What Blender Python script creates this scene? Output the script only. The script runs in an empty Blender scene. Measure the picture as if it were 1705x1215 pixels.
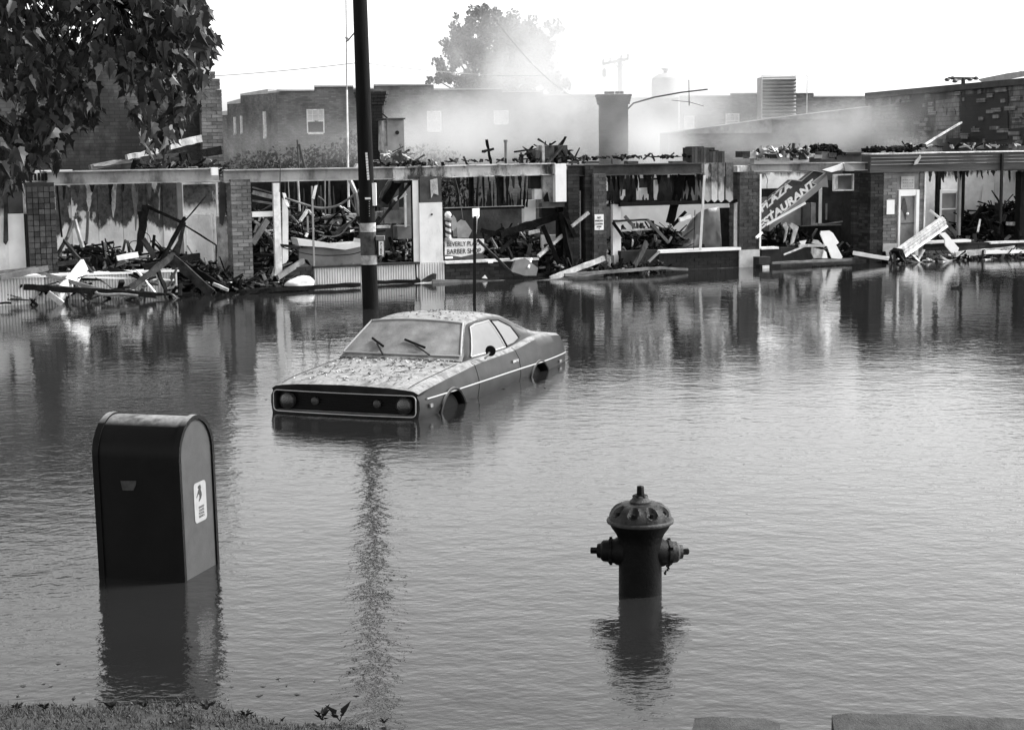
import bpy, bmesh, math, random
from mathutils import Vector, Matrix, Euler, noise as mnoise
R = math.radians
rnd = random.Random(7)
SC = bpy.context.scene
COL = SC.collection

# ------------------------------------------------------------------ camera
F, PIT, ROLL, CH = 2800.0, .1357, -.0112, 2.883
IW, IH = 1705.0, 1215.0
cam_d = bpy.data.cameras.new('camera')
cam = bpy.data.objects.new('camera', cam_d); COL.objects.link(cam)
cam_d.sensor_width = 36; cam_d.lens = F / IW * 36; cam_d.clip_end = 2000; cam_d.clip_start = .1
cam.matrix_world = (Matrix.Translation((0, 0, CH)) @ Matrix.Rotation(math.pi / 2 - PIT, 4, 'X')
                    @ Matrix.Rotation(ROLL, 4, 'Z'))
SC.camera = cam

# ------------------------------------------------------------------ light
SUN_AZ, SUN_EL = R(76), R(42)          # azimuth clockwise from +Y
w = bpy.data.worlds.new('World'); SC.world = w; w.use_nodes = True
nt = w.node_tree; bg = nt.nodes['Background']
sky = nt.nodes.new('ShaderNodeTexSky'); sky.sky_type = 'NISHITA'; sky.sun_disc = False
sky.sun_elevation = SUN_EL; sky.sun_rotation = SUN_AZ
sky.air_density = 1.0; sky.dust_density = 2.0; sky.ozone_density = 1.0
bw = nt.nodes.new('ShaderNodeRGBToBW')
nt.links.new(sky.outputs[0], bw.inputs[0]); nt.links.new(bw.outputs[0], bg.inputs[0])
bg.inputs[1].default_value = .12
sun_d = bpy.data.lights.new('sun', 'SUN'); sun_d.energy = 1.5; sun_d.angle = R(14)
sun = bpy.data.objects.new('sun', sun_d); COL.objects.link(sun)
sdir = Vector((math.sin(SUN_AZ) * math.cos(SUN_EL), math.cos(SUN_AZ) * math.cos(SUN_EL), math.sin(SUN_EL)))
sun.rotation_euler = sdir.to_track_quat('Z', 'Y').to_euler()
SC.view_settings.view_transform = 'Standard'; SC.view_settings.look = 'None'
SC.view_settings.gamma = 1; SC.view_settings.use_curve_mapping = False
SC.view_settings.exposure = 1.85
SC.cycles.volume_step_rate = 2.5
SC.cycles.volume_max_steps = 96
SC.cycles.volume_bounces = 1
SC.cycles.max_bounces = 7

# ------------------------------------------------------------------ pixel -> world
def ray(px, py):
    a = px - IW / 2; b = py - IH / 2
    c, s = math.cos(-ROLL), math.sin(-ROLL)
    a, b = a * c - b * s, a * s + b * c
    c, s = math.cos(PIT), math.sin(PIT)
    return Vector((a / F, c - (b / F) * s, -s - (b / F) * c))
CAMP = Vector((0, 0, CH))
def at(px, py, Y):
    d = ray(px, py); return CAMP + d * (Y / d.y)
def gnd(px, py, z=0.0):
    d = ray(px, py); return CAMP + d * ((z - CH) / d.z)
FA = gnd(405, 483); FB = gnd(1500, 433)
EV = (FB - FA).normalized(); NV = Vector((-EV.y, EV.x, 0)); EANG = math.atan2(EV.y, EV.x)
def fc(px, py, n=0.0):
    d = ray(px, py); o = FA + NV * n
    t = (o - CAMP).dot(NV) / d.dot(NV); p = CAMP + d * t
    return (p - FA).dot(EV), p.z
def fw(s, n, z): return FA + EV * s + NV * n + Vector((0, 0, z))
def fp(px, py, n=0.0):
    s, z = fc(px, py, n); return fw(s, n, z)

# ------------------------------------------------------------------ materials
MATS = {}
def nodes_of(m):
    m.use_nodes = True; t = m.node_tree
    return t, t.nodes, t.links, t.nodes['Principled BSDF']
def mth(t, op, a, b=None, c=None, clamp=False):
    n = t.nodes.new('ShaderNodeMath'); n.operation = op; n.use_clamp = clamp
    for i, v in enumerate((a, b, c)):
        if v is None: continue
        if isinstance(v, (int, float)): n.inputs[i].default_value = v
        else: t.links.new(v, n.inputs[i])
    return n.outputs[0]
def mr(t, v, a, b, c, d, smooth=False):
    n = t.nodes.new('ShaderNodeMapRange')
    if smooth: n.interpolation_type = 'SMOOTHSTEP'
    t.links.new(v, n.inputs[0])
    for i, q in enumerate((a, b, c, d)): n.inputs[i + 1].default_value = q
    return n.outputs[0]
def pos_of(t, space):
    if space == 'world': return t.nodes.new('ShaderNodeNewGeometry').outputs['Position']
    return t.nodes.new('ShaderNodeTexCoord').outputs['Object']
def nz(t, vec, scale, detail=4, rough=.6, stretch=None):
    if stretch:
        m = t.nodes.new('ShaderNodeMapping'); m.inputs['Scale'].default_value = stretch[:3]; m.inputs['Rotation'].default_value = (0, 0, stretch[3] if len(stretch) > 3 else 0)
        t.links.new(vec, m.inputs[0]); vec = m.outputs[0]
    n = t.nodes.new('ShaderNodeTexNoise'); n.inputs['Scale'].default_value = scale
    n.inputs['Detail'].default_value = detail; n.inputs['Roughness'].default_value = rough
    t.links.new(vec, n.inputs['Vector']); return n.outputs[0]
def mat(name, v, rough=.75, var=.3, scale=3.0, bump=.25, bscale=35.0, metal=0.0, perobj=0.0,
        soot=None, space='world', stretch=None, spec=None, dust_sheen=None, alpha=None):
    if name in MATS: return MATS[name]
    m = bpy.data.materials.new(name); MATS[name] = m
    t, N, L, P = nodes_of(m)
    vec = pos_of(t, space)
    n1 = nz(t, vec, scale, 5, .62, stretch)
    col = mth(t, 'MULTIPLY', mr(t, n1, .3, .7, 1 - var, 1 + var), v)
    if perobj:
        oi = N.new('ShaderNodeObjectInfo')
        col = mth(t, 'MULTIPLY', col, mr(t, oi.outputs['Random'], 0, 1, 1 - perobj, 1 + perobj))
    if soot:                         # burn marks: (strength, scale, threshold)
        s = nz(t, vec, soot[1], 6, .68, (1, 1, .45))
        f = mr(t, s, soot[2] - .07, soot[2] + .07, 1, 1 - soot[0])
        col = mth(t, 'MULTIPLY', col, f)
    if dust_sheen:                         # mud and dust on the car's upward faces; painted sky reflection on the mailbox
        g = N.new('ShaderNodeNewGeometry'); sx = N.new('ShaderNodeSeparateXYZ'); L.new(g.outputs['Normal'], sx.inputs[0])
        up = mr(t, sx.outputs[2], dust_sheen[1], dust_sheen[2], 0, 1)
        k = mth(t, 'MULTIPLY', up, mr(t, nz(t, vec, 7, 6, .7), .36, .52, .45, 1), clamp=True)
        mx = N.new('ShaderNodeMix'); mx.data_type = 'FLOAT'
        dn = mr(t, nz(t, vec, 22, 5, .7), .3, .7, dust_sheen[0] * .6, dust_sheen[0] * 1.25)
        L.new(k, mx.inputs[0]); L.new(col, mx.inputs[2]); L.new(dn, mx.inputs[3]); col = mx.outputs[0]
        L.new(mr(t, k, 0, 1, rough, .85), P.inputs['Roughness'])
        L.new(mr(t, k, 0, 1, metal, 0), P.inputs['Metallic'])
    else:
        P.inputs['Roughness'].default_value = rough; P.inputs['Metallic'].default_value = metal
    L.new(col, P.inputs['Base Color'])
    P.inputs['Specular IOR Level'].default_value = spec if spec is not None else (.10 if v < .03 else .2 if v < .1 else .4)
    if bump:
        b = N.new('ShaderNodeBump'); b.inputs['Strength'].default_value = bump; b.inputs['Distance'].default_value = .02
        L.new(nz(t, vec, bscale, 4, .7, stretch), b.inputs['Height']); L.new(b.outputs[0], P.inputs['Normal'])
    return m

def mat_scorch(name, pale, dark, z0, amp=.45, soft=.05, streak=1.6, space='world'):
    """white painted wall, burnt black above a ragged line at height z0"""
    if name in MATS: return MATS[name]
    m = bpy.data.materials.new(name); MATS[name] = m
    t, N, L, P = nodes_of(m); vec = pos_of(t, space)
    sx = N.new('ShaderNodeSeparateXYZ'); L.new(vec, sx.inputs[0])
    n1 = nz(t, vec, streak, 6, .6, (1, 1, .25)); n2 = nz(t, vec, 7, 5, .7, (1, 1, .5))
    zz = mth(t, 'ADD', sx.outputs[2], mth(t, 'MULTIPLY', mth(t, 'SUBTRACT', n1, .5), amp * 3))
    zz = mth(t, 'ADD', zz, mth(t, 'MULTIPLY', mth(t, 'SUBTRACT', n2, .5), amp * .6))
    k = mr(t, zz, z0 - soft, z0 + soft, 0, 1)
    holes = mr(t, nz(t, vec, 2.2, 4, .6, (1, 1, .5)), .60, .64, 1, .15)
    k = mth(t, 'MULTIPLY', k, holes)
    a = mr(t, nz(t, vec, 3, 6, .7), .3, .7, pale * .72, pale * 1.1)
    b = mr(t, nz(t, vec, 9, 6, .7), .35, .7, dark * .4, dark * 2.2)
    mx = N.new('ShaderNodeMix'); mx.data_type = 'FLOAT'
    L.new(k, mx.inputs[0]); L.new(a, mx.inputs[2]); L.new(b, mx.inputs[3])
    L.new(mx.outputs[0], P.inputs['Base Color']); P.inputs['Roughness'].default_value = .85
    bp = N.new('ShaderNodeBump'); bp.inputs['Strength'].default_value = .4; bp.inputs['Distance'].default_value = .03
    L.new(n2, bp.inputs['Height']); L.new(bp.outputs[0], P.inputs['Normal'])
    return m

def mat_brickface(name, v, e, scale=1.0, mortar=.7, soot=None):
    """brickwork too far off for its bricks to be told apart"""
    m = bpy.data.materials.new(name); MATS[name] = m
    t, N, L, P = nodes_of(m); vec = pos_of(t, 'world')
    d = N.new('ShaderNodeVectorMath'); d.operation = 'DOT_PRODUCT'; L.new(vec, d.inputs[0]); d.inputs[1].default_value = e
    sx = N.new('ShaderNodeSeparateXYZ'); L.new(vec, sx.inputs[0])
    cb = N.new('ShaderNodeCombineXYZ'); L.new(d.outputs['Value'], cb.inputs[0]); L.new(sx.outputs[2], cb.inputs[1])
    b = N.new('ShaderNodeTexBrick'); L.new(cb.outputs[0], b.inputs['Vector'])
    b.inputs['Scale'].default_value = 1; b.inputs['Brick Width'].default_value = .21 * scale
    b.inputs['Row Height'].default_value = .072 * scale; b.inputs['Mortar Size'].default_value = .008 * scale
    b.inputs['Color1'].default_value = (v * .75,) * 3 + (1,); b.inputs['Color2'].default_value = (v * 1.25,) * 3 + (1,)
    b.inputs['Mortar'].default_value = (v * mortar,) * 3 + (1,)
    r = N.new('ShaderNodeRGBToBW'); L.new(b.outputs['Color'], r.inputs[0])
    col = mth(t, 'MULTIPLY', r.outputs[0], mr(t, nz(t, vec, .8, 6, .65), .3, .7, .45, 1.5))
    if soot:
        f = mr(t, nz(t, vec, soot[1], 6, .68, (1, 1, .8)), soot[2] - .06, soot[2] + .06, 1, 1 - soot[0])
        col = mth(t, 'MULTIPLY', col, f)
    L.new(col, P.inputs['Base Color']); P.inputs['Roughness'].default_value = .9
    bp = N.new('ShaderNodeBump'); bp.inputs['Strength'].default_value = .6; bp.inputs['Distance'].default_value = .02
    L.new(r.outputs[0], bp.inputs['Height']); L.new(bp.outputs[0], P.inputs['Normal'])
    return m

M_brick = mat('brick_clay', .13, .9, .25, 6, .4, 60, perobj=.4, soot=(.72, .55, .52))
M_brick2 = mat('brick_clay_clean', .17, .9, .2, 6, .4, 60, perobj=.35, soot=(.6, .4, .60))
M_brickd = mat('brick_sooty', .035, .9, .3, 6, .4, 60, perobj=.5)
M_mortar = mat('mortar', .16, .95, .3, 10, .3, 80, soot=(.7, .55, .52))
M_mortard = mat('mortar_sooty', .028, .95, .3, 10, .3, 80)
M_char = mat('charred_wood', .007, .8, .8, 9, .8, 40)
M_char2 = mat('scorched_wood', .03, .85, .8, 5, .8, 30)
M_wood = mat('weathered_timber', .14, .8, .5, 4, .5, 30)
M_pale = mat('pale_timber', .42, .7, .45, 7, .4, 30, soot=(.8, 2.5, .58))
M_rwood = mat('burnt_grey_wood', .09, .85, .7, 6, .6, 30)
M_white = mat('white_paint', .8, .55, .15, 5, .1, 30, soot=(.75, 1.6, .62))
M_whitec = mat('clean_white_paint', .85, .5, .08, 5, .05, 30)
M_trim = mat('window_trim', .75, .5, .25, 8, .1, 30, soot=(.8, 3.0, .62))
M_beam = mat('scorched_steel', .34, .6, .4, 1.6, .25, 18, soot=(.75, 1.1, .56))
M_beamd = mat('black_steel', .06, .6, .7, 2.0, .4, 18)
M_beamp = mat('peeling_steel', .6, .6, .3, 3, .3, 18, soot=(.93, 2.6, .53))
M_rib = mat('ribbed_panel_paint', .72, .6, .12, 3, .05, 30, soot=(.5, 1.2, .66))
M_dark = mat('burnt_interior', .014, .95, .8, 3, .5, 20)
M_concrete = mat('concrete', .36, .9, .25, 5, .4, 60)
M_stone = mat('pale_stone', .5, .85, .2, 6, .2, 40)
M_metal = mat('sheet_metal', .22, .45, .3, 3, .1, 10, metal=.3)
M_gmetal = mat('galvanised_steel', .3, .5, .2, 8, .1, 30, metal=.4)
M_black = mat('black_iron', .015, .5, .4, 8, .2, 40)
M_floor = mat('littered_floor', .07, .95, .7, 3, .8, 14)
M_cloth = mat('wet_white_cloth', .6, .8, .2, 6, .4, 14)
M_glass = mat('sooty_glass', .10, .12, .6, 2, .02, 10, spec=.6)

# ------------------------------------------------------------------ mesh builder
ORG = {}
def tag(o, label=None, cat=None, group=None, kind=None):
    if label: o['label'] = label
    if cat: o['category'] = cat
    if group: o['group'] = group
    if kind: o['kind'] = kind
    return o
def empty(name, loc, label, cat, group=None, rot=(0, 0, 0)):
    o = bpy.data.objects.new(name, None); COL.objects.link(o); o.location = loc; o.rotation_euler = rot
    o.empty_display_size = .2; ORG[o.name] = Vector(loc)
    return tag(o, label, cat, group)

class MB:
    def __init__(s): s.v = []; s.f = []; s.m = []; s.mi = 0
    def add(s, vs, fs):
        b = len(s.v); s.v += [Vector(q) for q in vs]
        for f in fs: s.f.append([i + b for i in f]); s.m.append(s.mi)
        return s
    def hexa(s, p):
        return s.add(p, [(0, 3, 2, 1), (4, 5, 6, 7), (0, 1, 5, 4), (1, 2, 6, 5), (2, 3, 7, 6), (3, 0, 4, 7)])
    def box(s, c, size, rot=None):
        c = Vector(c); h = Vector(size) / 2; p = []
        for z in (-1, 1):
            for x, y in ((-1, -1), (1, -1), (1, 1), (-1, 1)):
                q = Vector((x * h.x, y * h.y, z * h.z))
                if rot is not None: q = rot @ q
                p.append(c + q)
        return s.hexa(p)
    def sbox(s, s0, s1, n0, n1, z0, z1):
        return s.hexa([fw(s0, n0, z0), fw(s1, n0, z0), fw(s1, n1, z0), fw(s0, n1, z0),
                       fw(s0, n0, z1), fw(s1, n0, z1), fw(s1, n1, z1), fw(s0, n1, z1)])
    def fbox(s, x0, x1, y0, y1, n0=0.0, n1=.1, zb=None, zt=None):
        ym = (y0 + y1) / 2; xm = (x0 + x1) / 2
        a = fc(x0, ym, n0)[0]; b = fc(x1, ym, n0)[0]
        t_ = fc(xm, y0, n0)[1] if zt is None else zt; u = fc(xm, y1, n0)[1] if zb is None else zb
        return s.sbox(a, b, n0, n1, u, t_)
    def bar(s, p0, p1, w, h=None, jag=0.0, seg=1, up=None, taper=1.0):
        p0 = Vector(p0); p1 = Vector(p1); h = h or w; d = (p1 - p0)
        if d.length < 1e-6: return s
        dn = d.normalized(); up = Vector(up or (0, 0, 1))
        if abs(dn.dot(up)) > .98: up = Vector((0, 1, 0))
        x = dn.cross(up).normalized(); y = x.cross(dn)
        vs = []; 
        for i in range(seg + 1):
            k = i / seg; c = p0 + d * k; tt = 1 + (taper - 1) * k
            for a, b in ((-1, -1), (1, -1), (1, 1), (-1, 1)):
                j = Vector((rnd.uniform(-1, 1), rnd.uniform(-1, 1), rnd.uniform(-1, 1))) * jag
                vs.append(c + x * (a * w / 2 * tt) + y * (b * h / 2 * tt) + j)
        fs = [(0, 3, 2, 1), tuple(seg * 4 + q for q in (0, 1, 2, 3))]
        for i in range(seg):
            for q in range(4):
                r = (q + 1) % 4; fs.append((i * 4 + q, i * 4 + r, i * 4 + 4 + r, i * 4 + 4 + q))
        return s.add(vs, fs)
    def tube(s, pts, r, k=8, cap=True):
        pts = [Vector(p) for p in pts]; rs = r if isinstance(r, (list, tuple)) else [r] * len(pts)
        vs = []; n = len(pts); px = None
        for i, p in enumerate(pts):
            d = (pts[min(i + 1, n - 1)] - pts[max(i - 1, 0)]).normalized()
            if px is None:
                u = Vector((0, 0, 1)) if abs(d.z) < .9 else Vector((1, 0, 0)); px = d.cross(u).normalized()
            else: px = (px - d * px.dot(d)).normalized()
            py = d.cross(px)
            for j in range(k):
                a = 2 * math.pi * j / k; vs.append(p + (px * math.cos(a) + py * math.sin(a)) * rs[i])
        fs = []
        for i in range(n - 1):
            for j in range(k):
                q = (j + 1) % k; fs.append((i * k + j, i * k + q, i * k + k + q, i * k + k + j))
        if cap: fs += [tuple(range(k - 1, -1, -1)), tuple((n - 1) * k + j for j in range(k))]
        return s.add(vs, fs)
    def lathe(s, prof, c=(0, 0, 0), k=32, axis=None):
        c = Vector(c); vs = []; rot = axis or Matrix.Identity(3)
        for r, z in prof:
            for j in range(k):
                a = 2 * math.pi * j / k; vs.append(c + rot @ Vector((r * math.cos(a), r * math.sin(a), z)))
        fs = []; n = len(prof)
        for i in range(n - 1):
            for j in range(k):
                q = (j + 1) % k; fs.append((i * k + j, i * k + q, i * k + k + q, i * k + k + j))
        fs += [tuple(range(k - 1, -1, -1)), tuple((n - 1) * k + j for j in range(k))]
        return s.add(vs, fs)
    def prism(s, poly, thick):
        n = len(poly); t = Vector(thick); a = [Vector(p) for p in poly]
        fs = [tuple(range(n)), tuple(range(2 * n - 1, n - 1, -1))]
        fs += [(i, i + n, (i + 1) % n + n, (i + 1) % n) for i in range(n)]
        return s.add(a + [p + t for p in a], fs)
    def fprism(s, poly, n0, th):
        return s.prism([fp(x, y, n0) for x, y in poly], NV * th)
    def grid(s, rows, close=False):
        h = len(rows); k = len(rows[0]); vs = [p for r in rows for p in r]; fs = []
        for i in range(h - 1):
            for j in range(k if close else k - 1):
                q = (j + 1) % k; fs.append((i * k + j, i * k + q, (i + 1) * k + q, (i + 1) * k + j))
        return s.add(vs, fs)
    def build(s, name, m, parent=None, label=None, cat=None, group=None, kind=None, smooth=False, local=False, org=None):
        me = bpy.data.meshes.new(name)
        if local: o0 = Vector((0, 0, 0)); pl = Vector((0, 0, 0))
        elif parent is not None: o0 = ORG[parent.name]; pl = Vector((0, 0, 0))
        else:
            xs = [v.x for v in s.v]; ys = [v.y for v in s.v]; zs = [v.z for v in s.v]
            o0 = Vector(org) if org else Vector(((min(xs) + max(xs)) / 2, (min(ys) + max(ys)) / 2, min(zs))); pl = o0
        me.from_pydata([tuple(v - o0) for v in s.v], [], s.f)
        for q in (m if isinstance(m, (list, tuple)) else [m]): me.materials.append(q)
        if any(s.m): me.polygons.foreach_set('material_index', s.m)
        bm = bmesh.new(); bm.from_mesh(me); bmesh.ops.recalc_face_normals(bm, faces=bm.faces); bm.to_mesh(me); bm.free()
        if smooth:
            me.polygons.foreach_set('use_smooth', [True] * len(me.polygons))
            try: me.set_sharp_from_angle(angle=R(42 if smooth is True else smooth))
            except Exception: pass
        o = bpy.data.objects.new(name, me); COL.objects.link(o); o.location = pl
        if parent is not None: o.parent = parent
        ORG[o.name] = o0
        return tag(o, label, cat, group, kind)

def text_mesh(body, size, mt, M, parent, name='lettering', bold=0.0, align='LEFT', depth=.004, local=False, sx=1.0):
    """flat lettering; M maps text plane (x right, y up, z out) to world"""
    cu = bpy.data.curves.new('t', 'FONT'); cu.body = body; cu.size = size; cu.extrude = depth; cu.offset = bold
    cu.align_x = align
    o = bpy.data.objects.new('t', cu); COL.objects.link(o)
    dg = bpy.context.evaluated_depsgraph_get()
    me = bpy.data.meshes.new_from_object(o.evaluated_get(dg)); bpy.data.objects.remove(o)
    me.transform(Matrix.Diagonal((sx, 1, 1, 1))); me.transform(M)
    if not local: me.transform(Matrix.Translation(-ORG[parent.name]))
    me.materials.clear(); me.materials.append(mt); me.name = name
    q = bpy.data.objects.new(name, me); COL.objects.link(q); q.parent = parent; ORG[q.name] = ORG.get(parent.name, Vector())
    return q
def frame_at(o, x, y):       # matrix from origin and x / y unit vectors
    z = Vector(x).cross(Vector(y)); m = Matrix((Vector(x), Vector(y), z)).transposed().to_4x4()
    return Matrix.Translation(Vector(o)) @ m

# bricks -------------------------------------------------------------
BM = {}
def brick_mesh(l, d, h, mt):
    key = (round(l, 2), round(d, 2), round(h, 3), mt.name)
    if key not in BM:
        me = bpy.data.meshes.new('brick'); l, d, h = key[:3]
        x, y, z = l / 2, d / 2, h / 2
        v = [(-x, -y, -z), (x, -y, -z), (x, y, -z), (-x, y, -z), (-x, -y, z), (x, -y, z), (x, y, z), (-x, y, z)]
        me.from_pydata(v, [], [(0, 3, 2, 1), (4, 5, 6, 7), (0, 1, 5, 4), (1, 2, 6, 5), (2, 3, 7, 6), (3, 0, 4, 7)])
        me.materials.append(mt); BM[key] = me
    return BM[key]
COUNT = {}
def put_brick(parent, root, loc, l, d, h, mt, stuff, ang=EANG, limit=296):
    c = COUNT.get(root.name, 0)
    if c < limit and not (stuff is True):
        COUNT[root.name] = c + 1
        o = bpy.data.objects.new('brick', brick_mesh(l, d, h, mt)); COL.objects.link(o)
        o.parent = parent; o.location = loc - ORG[parent.name]
        o.rotation_euler = (0, rnd.gauss(0, .004), ang + rnd.gauss(0, .006))
    else:
        SB[root.name][0].box(loc, (l, d, h), Matrix.Rotation(ang + rnd.gauss(0, .006), 3, 'Z'))
SB = {}
def pier(root, s0, s1, n0, n1, z0, z1, mt=M_brick, mm=M_mortar, side='L', name='brick_pier', force_stuff=False, ragged=0.0, L0=.203, H0=.0625):
    """mortar core with single bricks proud of it on the front and on one side"""
    pitch = H0 + .0105
    core = MB().sbox(s0 + .008, s1 - .008, n0 + .008, n1 - .008, z0, z1 - .01 - ragged).build(name, mm, root)
    SB.setdefault(root.name, [MB(), mt])
    k = 0; z = z0
    while z + H0 <= z1 + .005:
        top = z1 - ragged * rnd.random() if ragged else z1
        if z + H0 > top + .02 and ragged: z += pitch; k += 1; continue
        a = s0; first = True
        while a < s1 - .03:
            l = (L0 / 2 - .005 if (k % 2 and first) else L0); first = False
            l = min(l, s1 - a)
            if l < .04: break
            if s1 - (a + l) < .05: l = s1 - a
            put_brick(core, root, fw(a + l / 2, n0 + .05 + rnd.gauss(0, .0025), z + H0 / 2), l, .1, H0, mt, force_stuff)
            a += l + .0105
        if side and n1 - n0 > .15:
            b = n0 + .1105 + (0 if k % 2 else -.0)
            ss = s0 + .05 if side == 'L' else s1 - .05
            first = True
            while b < n1 - .03:
                l = (L0 / 2 if (k % 2 == 0 and first) else L0); first = False
                l = min(l, n1 - b)
                if l < .04: break
                put_brick(core, root, fw(ss + rnd.gauss(0, .0025), b + l / 2, z + H0 / 2), .1, l, H0, mt, force_stuff)
                b += l + .0105
        z += pitch; k += 1
    return core
def flush_bricks(root, parent=None):
    b, mt = SB.get(root.name, (None, None))
    if b and b.v: b.build('brick_courses', mt, parent or root, kind='stuff')
def ppier(root, x0, x1, y0, y1, n0=0.0, depth=.42, **k):
    ym = (y0 + y1) / 2; xm = (x0 + x1) / 2
    zb = k.pop('zb', None)
    return pier(root, fc(x0, ym, n0)[0], fc(x1, ym, n0)[0], n0, n0 + depth,
                fc(xm, y1, n0)[1] if zb is None else zb, fc(xm, y0, n0)[1], **k)

def ibeam(x0, y0, x1, y1, hpx, n0=.05, wd=.25):
    """steel I beam whose top edge runs from pixel (x0,y0) to (x1,y1)"""
    a = fp(x0, y0, n0); b = fp(x1, y1, n0); h = hpx / 82.0
    m = MB(); up = Vector((0, 0, 1))
    def slab(n_a, n_b, za, zb):
        p = []
        for q in (za, zb):
            p += [a + NV * n_a + up * q, b + NV * n_a + up * q, b + NV * n_b + up * q, a + NV * n_b + up * q]
        m.hexa(p)
    slab(0, wd, -.022, 0); slab(.10, .12, -h + .02, -.022); slab(0, wd, -h, -h + .02)
    return m
def ribbed(root, x0, x1, y0, y1, n0, m=M_rib, z0=-.25, name='ribbed_panel', pitch=.052):
    s0 = fc(x0, (y0 + y1) / 2, n0)[0]; s1 = fc(x1, (y0 + y1) / 2, n0)[0]; z1 = fc((x0 + x1) / 2, y0, n0)[1]
    b = MB(); b.sbox(s0, s1, n0 + .03, n0 + .14, z0, z1)
    k = max(1, int((s1 - s0) / pitch)); q = (s1 - s0) / k
    for i in range(k): b.prism([fw(s0 + i * q + q * .12, n0 + .03, z0), fw(s0 + i * q + q * .3, n0, z0), fw(s0 + i * q + q * .7, n0, z0), fw(s0 + i * q + q * .88, n0 + .03, z0)], (0, 0, z1 - z0))
    o = b.build(name, m, root)
    return o, s0, s1, z1
def fpart(root, name, m, x0, x1, y0, y1, n0=0.0, n1=.1, **k):
    lab = k.pop('label', None)
    return MB().fbox(x0, x1, y0, y1, n0, n1, **k).build(name, m, root, label=lab)
def frame(root, name, m, x0, x1, y0, y1, t=.05, n0=0.0, d=.08, parts=1):
    """rectangular frame from four bars"""
    ym = (y0 + y1) / 2; s0 = fc(x0, ym, n0)[0]; s1 = fc(x1, ym, n0)[0]
    za = fc((x0 + x1) / 2, y1, n0)[1]; zb = fc((x0 + x1) / 2, y0, n0)[1]
    b = MB(); b.sbox(s0, s0 + t, n0, n0 + d, za, zb); b.sbox(s1 - t, s1, n0, n0 + d, za, zb)
    b.sbox(s0 + t, s1 - t, n0 + .002, n0 + d - .002, zb - t, zb); b.sbox(s0 + t, s1 - t, n0 + .002, n0 + d - .002, za, za + t)
    return b.build(name, m, root)

def rubble(root, name, pts, n0, n1, cnt_, size=(.05, .35), zmin=-.05, mats=None, label=None, cat=None, seed=1, base=True):
    """heap of broken pieces under a pixel skyline pts (left to right)"""
    r = random.Random(seed); cnt_ *= 1.25; mats = mats or [M_char, M_char2, M_rwood, M_pale]
    b = MB(); sk = [fc(x, y, (n0 + n1) / 2) for x, y in pts]
    def top(s):
        for (a, za), (c, zc) in zip(sk, sk[1:]):
            if a <= s <= c: return za + (zc - za) * (s - a) / (c - a)
        return sk[0][1] if s < sk[0][0] else sk[-1][1]
    S0, S1 = sk[0][0], sk[-1][0]
    if base:
        rows = []; k = max(6, int((S1 - S0) / .12)); b.mi = 0
        for j in range(7):
            v = j / 6; nn = n0 + (n1 - n0) * v; row = []
            for i in range(k + 1):
                s = S0 + (S1 - S0) * i / k
                e = max(0, min(1, i / 2, (k - i) / 2)); hh = math.sin(math.pi * (.12 + .6 * v)) ** .8
                row.append(fw(s + r.uniform(-.04, .04), nn + r.uniform(-.05, .05), zmin + max(0, (top(s) - zmin)) * hh * (.55 + .3 * r.random()) * e))
            rows.append(row)
        b.grid(rows)
    cnt = int(cnt_ * 1.5)
    for i in range(cnt):
        s = r.uniform(S0, S1); v = r.random(); nn = n0 + (n1 - n0) * v
        h = max(.04, (top(s) - zmin)) * math.sin(math.pi * (.12 + .6 * v)) ** .8
        z = zmin + h * (r.random() ** .5) * .92
        L_ = r.uniform(*size); b.mi = r.choices(range(len(mats)), [8, 5, 3, .8][:len(mats)])[0]
        d = Vector((r.gauss(0, 1), r.gauss(0, .6), r.gauss(0, .55))).normalized() * L_ / 2
        c = fw(s, nn, z); t_ = r.uniform(.01, .035) * (1.8 if r.random() < .12 else 1)
        b.bar(c - d, c + d, t_ * r.uniform(1, 3), t_, jag=.012, seg=3)
    return b.build(name, mats, root, label=label, cat=cat, kind='stuff')

# ================================================================== SETTING
def bank_h(x, y):
    """submerged street, grassy bank rising out of the water near the camera"""
    edge = 8.60 - .10 * x - (.9 if x > 1.0 else 0) * min(1, max(0, x - 0.0))
    edge = 8.28 + (.0 if x < -1.6 else -(x + 1.6) * .32)
    edge += .10 * math.sin(x * 2.3) + .05 * math.sin(x * 7.1 + 1)
    d = edge - y
    h = -.45 + (.0 if d < -1.2 else .45 * min(1, (d + 1.2) / 1.2))
    if d > 0: h = min(.12, d * .22)
    h += .015 * mnoise.noise(Vector((x * 3, y * 3, 0))) if d > -.6 else 0
    return h
g = MB(); rows = []
ys = [-40, -10, 0, 4, 6] + [6.5 + i * .12 for i in range(32)] + [11, 13, 20, 40, 90, 200, 600]
xs = [-500, -100, -30, -10] + [-5 + i * .2 for i in range(51)] + [8, 12, 30, 100, 500]
for y in ys: rows.append([Vector((x, y, bank_h(x, y))) for x in xs])
g.grid(rows)
M_soil = mat('muddy_soil', .05, .95, .6, 6, .8, 50)
g.build('ground', M_soil, kind='structure', smooth=True)

# water: muddy floodwater with a moving, uneven ripple
m = bpy.data.materials.new('flood_water'); t, N, L, P = nodes_of(m); MATS['flood_water'] = m
vec = pos_of(t, 'world')
P.inputs['IOR'].default_value = 1.46
P.inputs['Specular IOR Level'].default_value = .5
big = nz(t, vec, .16, 3, .6)
L.new(mth(t, 'MULTIPLY', mr(t, nz(t, vec, .5, 5, .6),   .3, .7, .85, 1.12), .014), P.inputs['Base Color'])
sx = N.new('ShaderNodeSeparateXYZ'); L.new(vec, sx.inputs[0])
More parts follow.
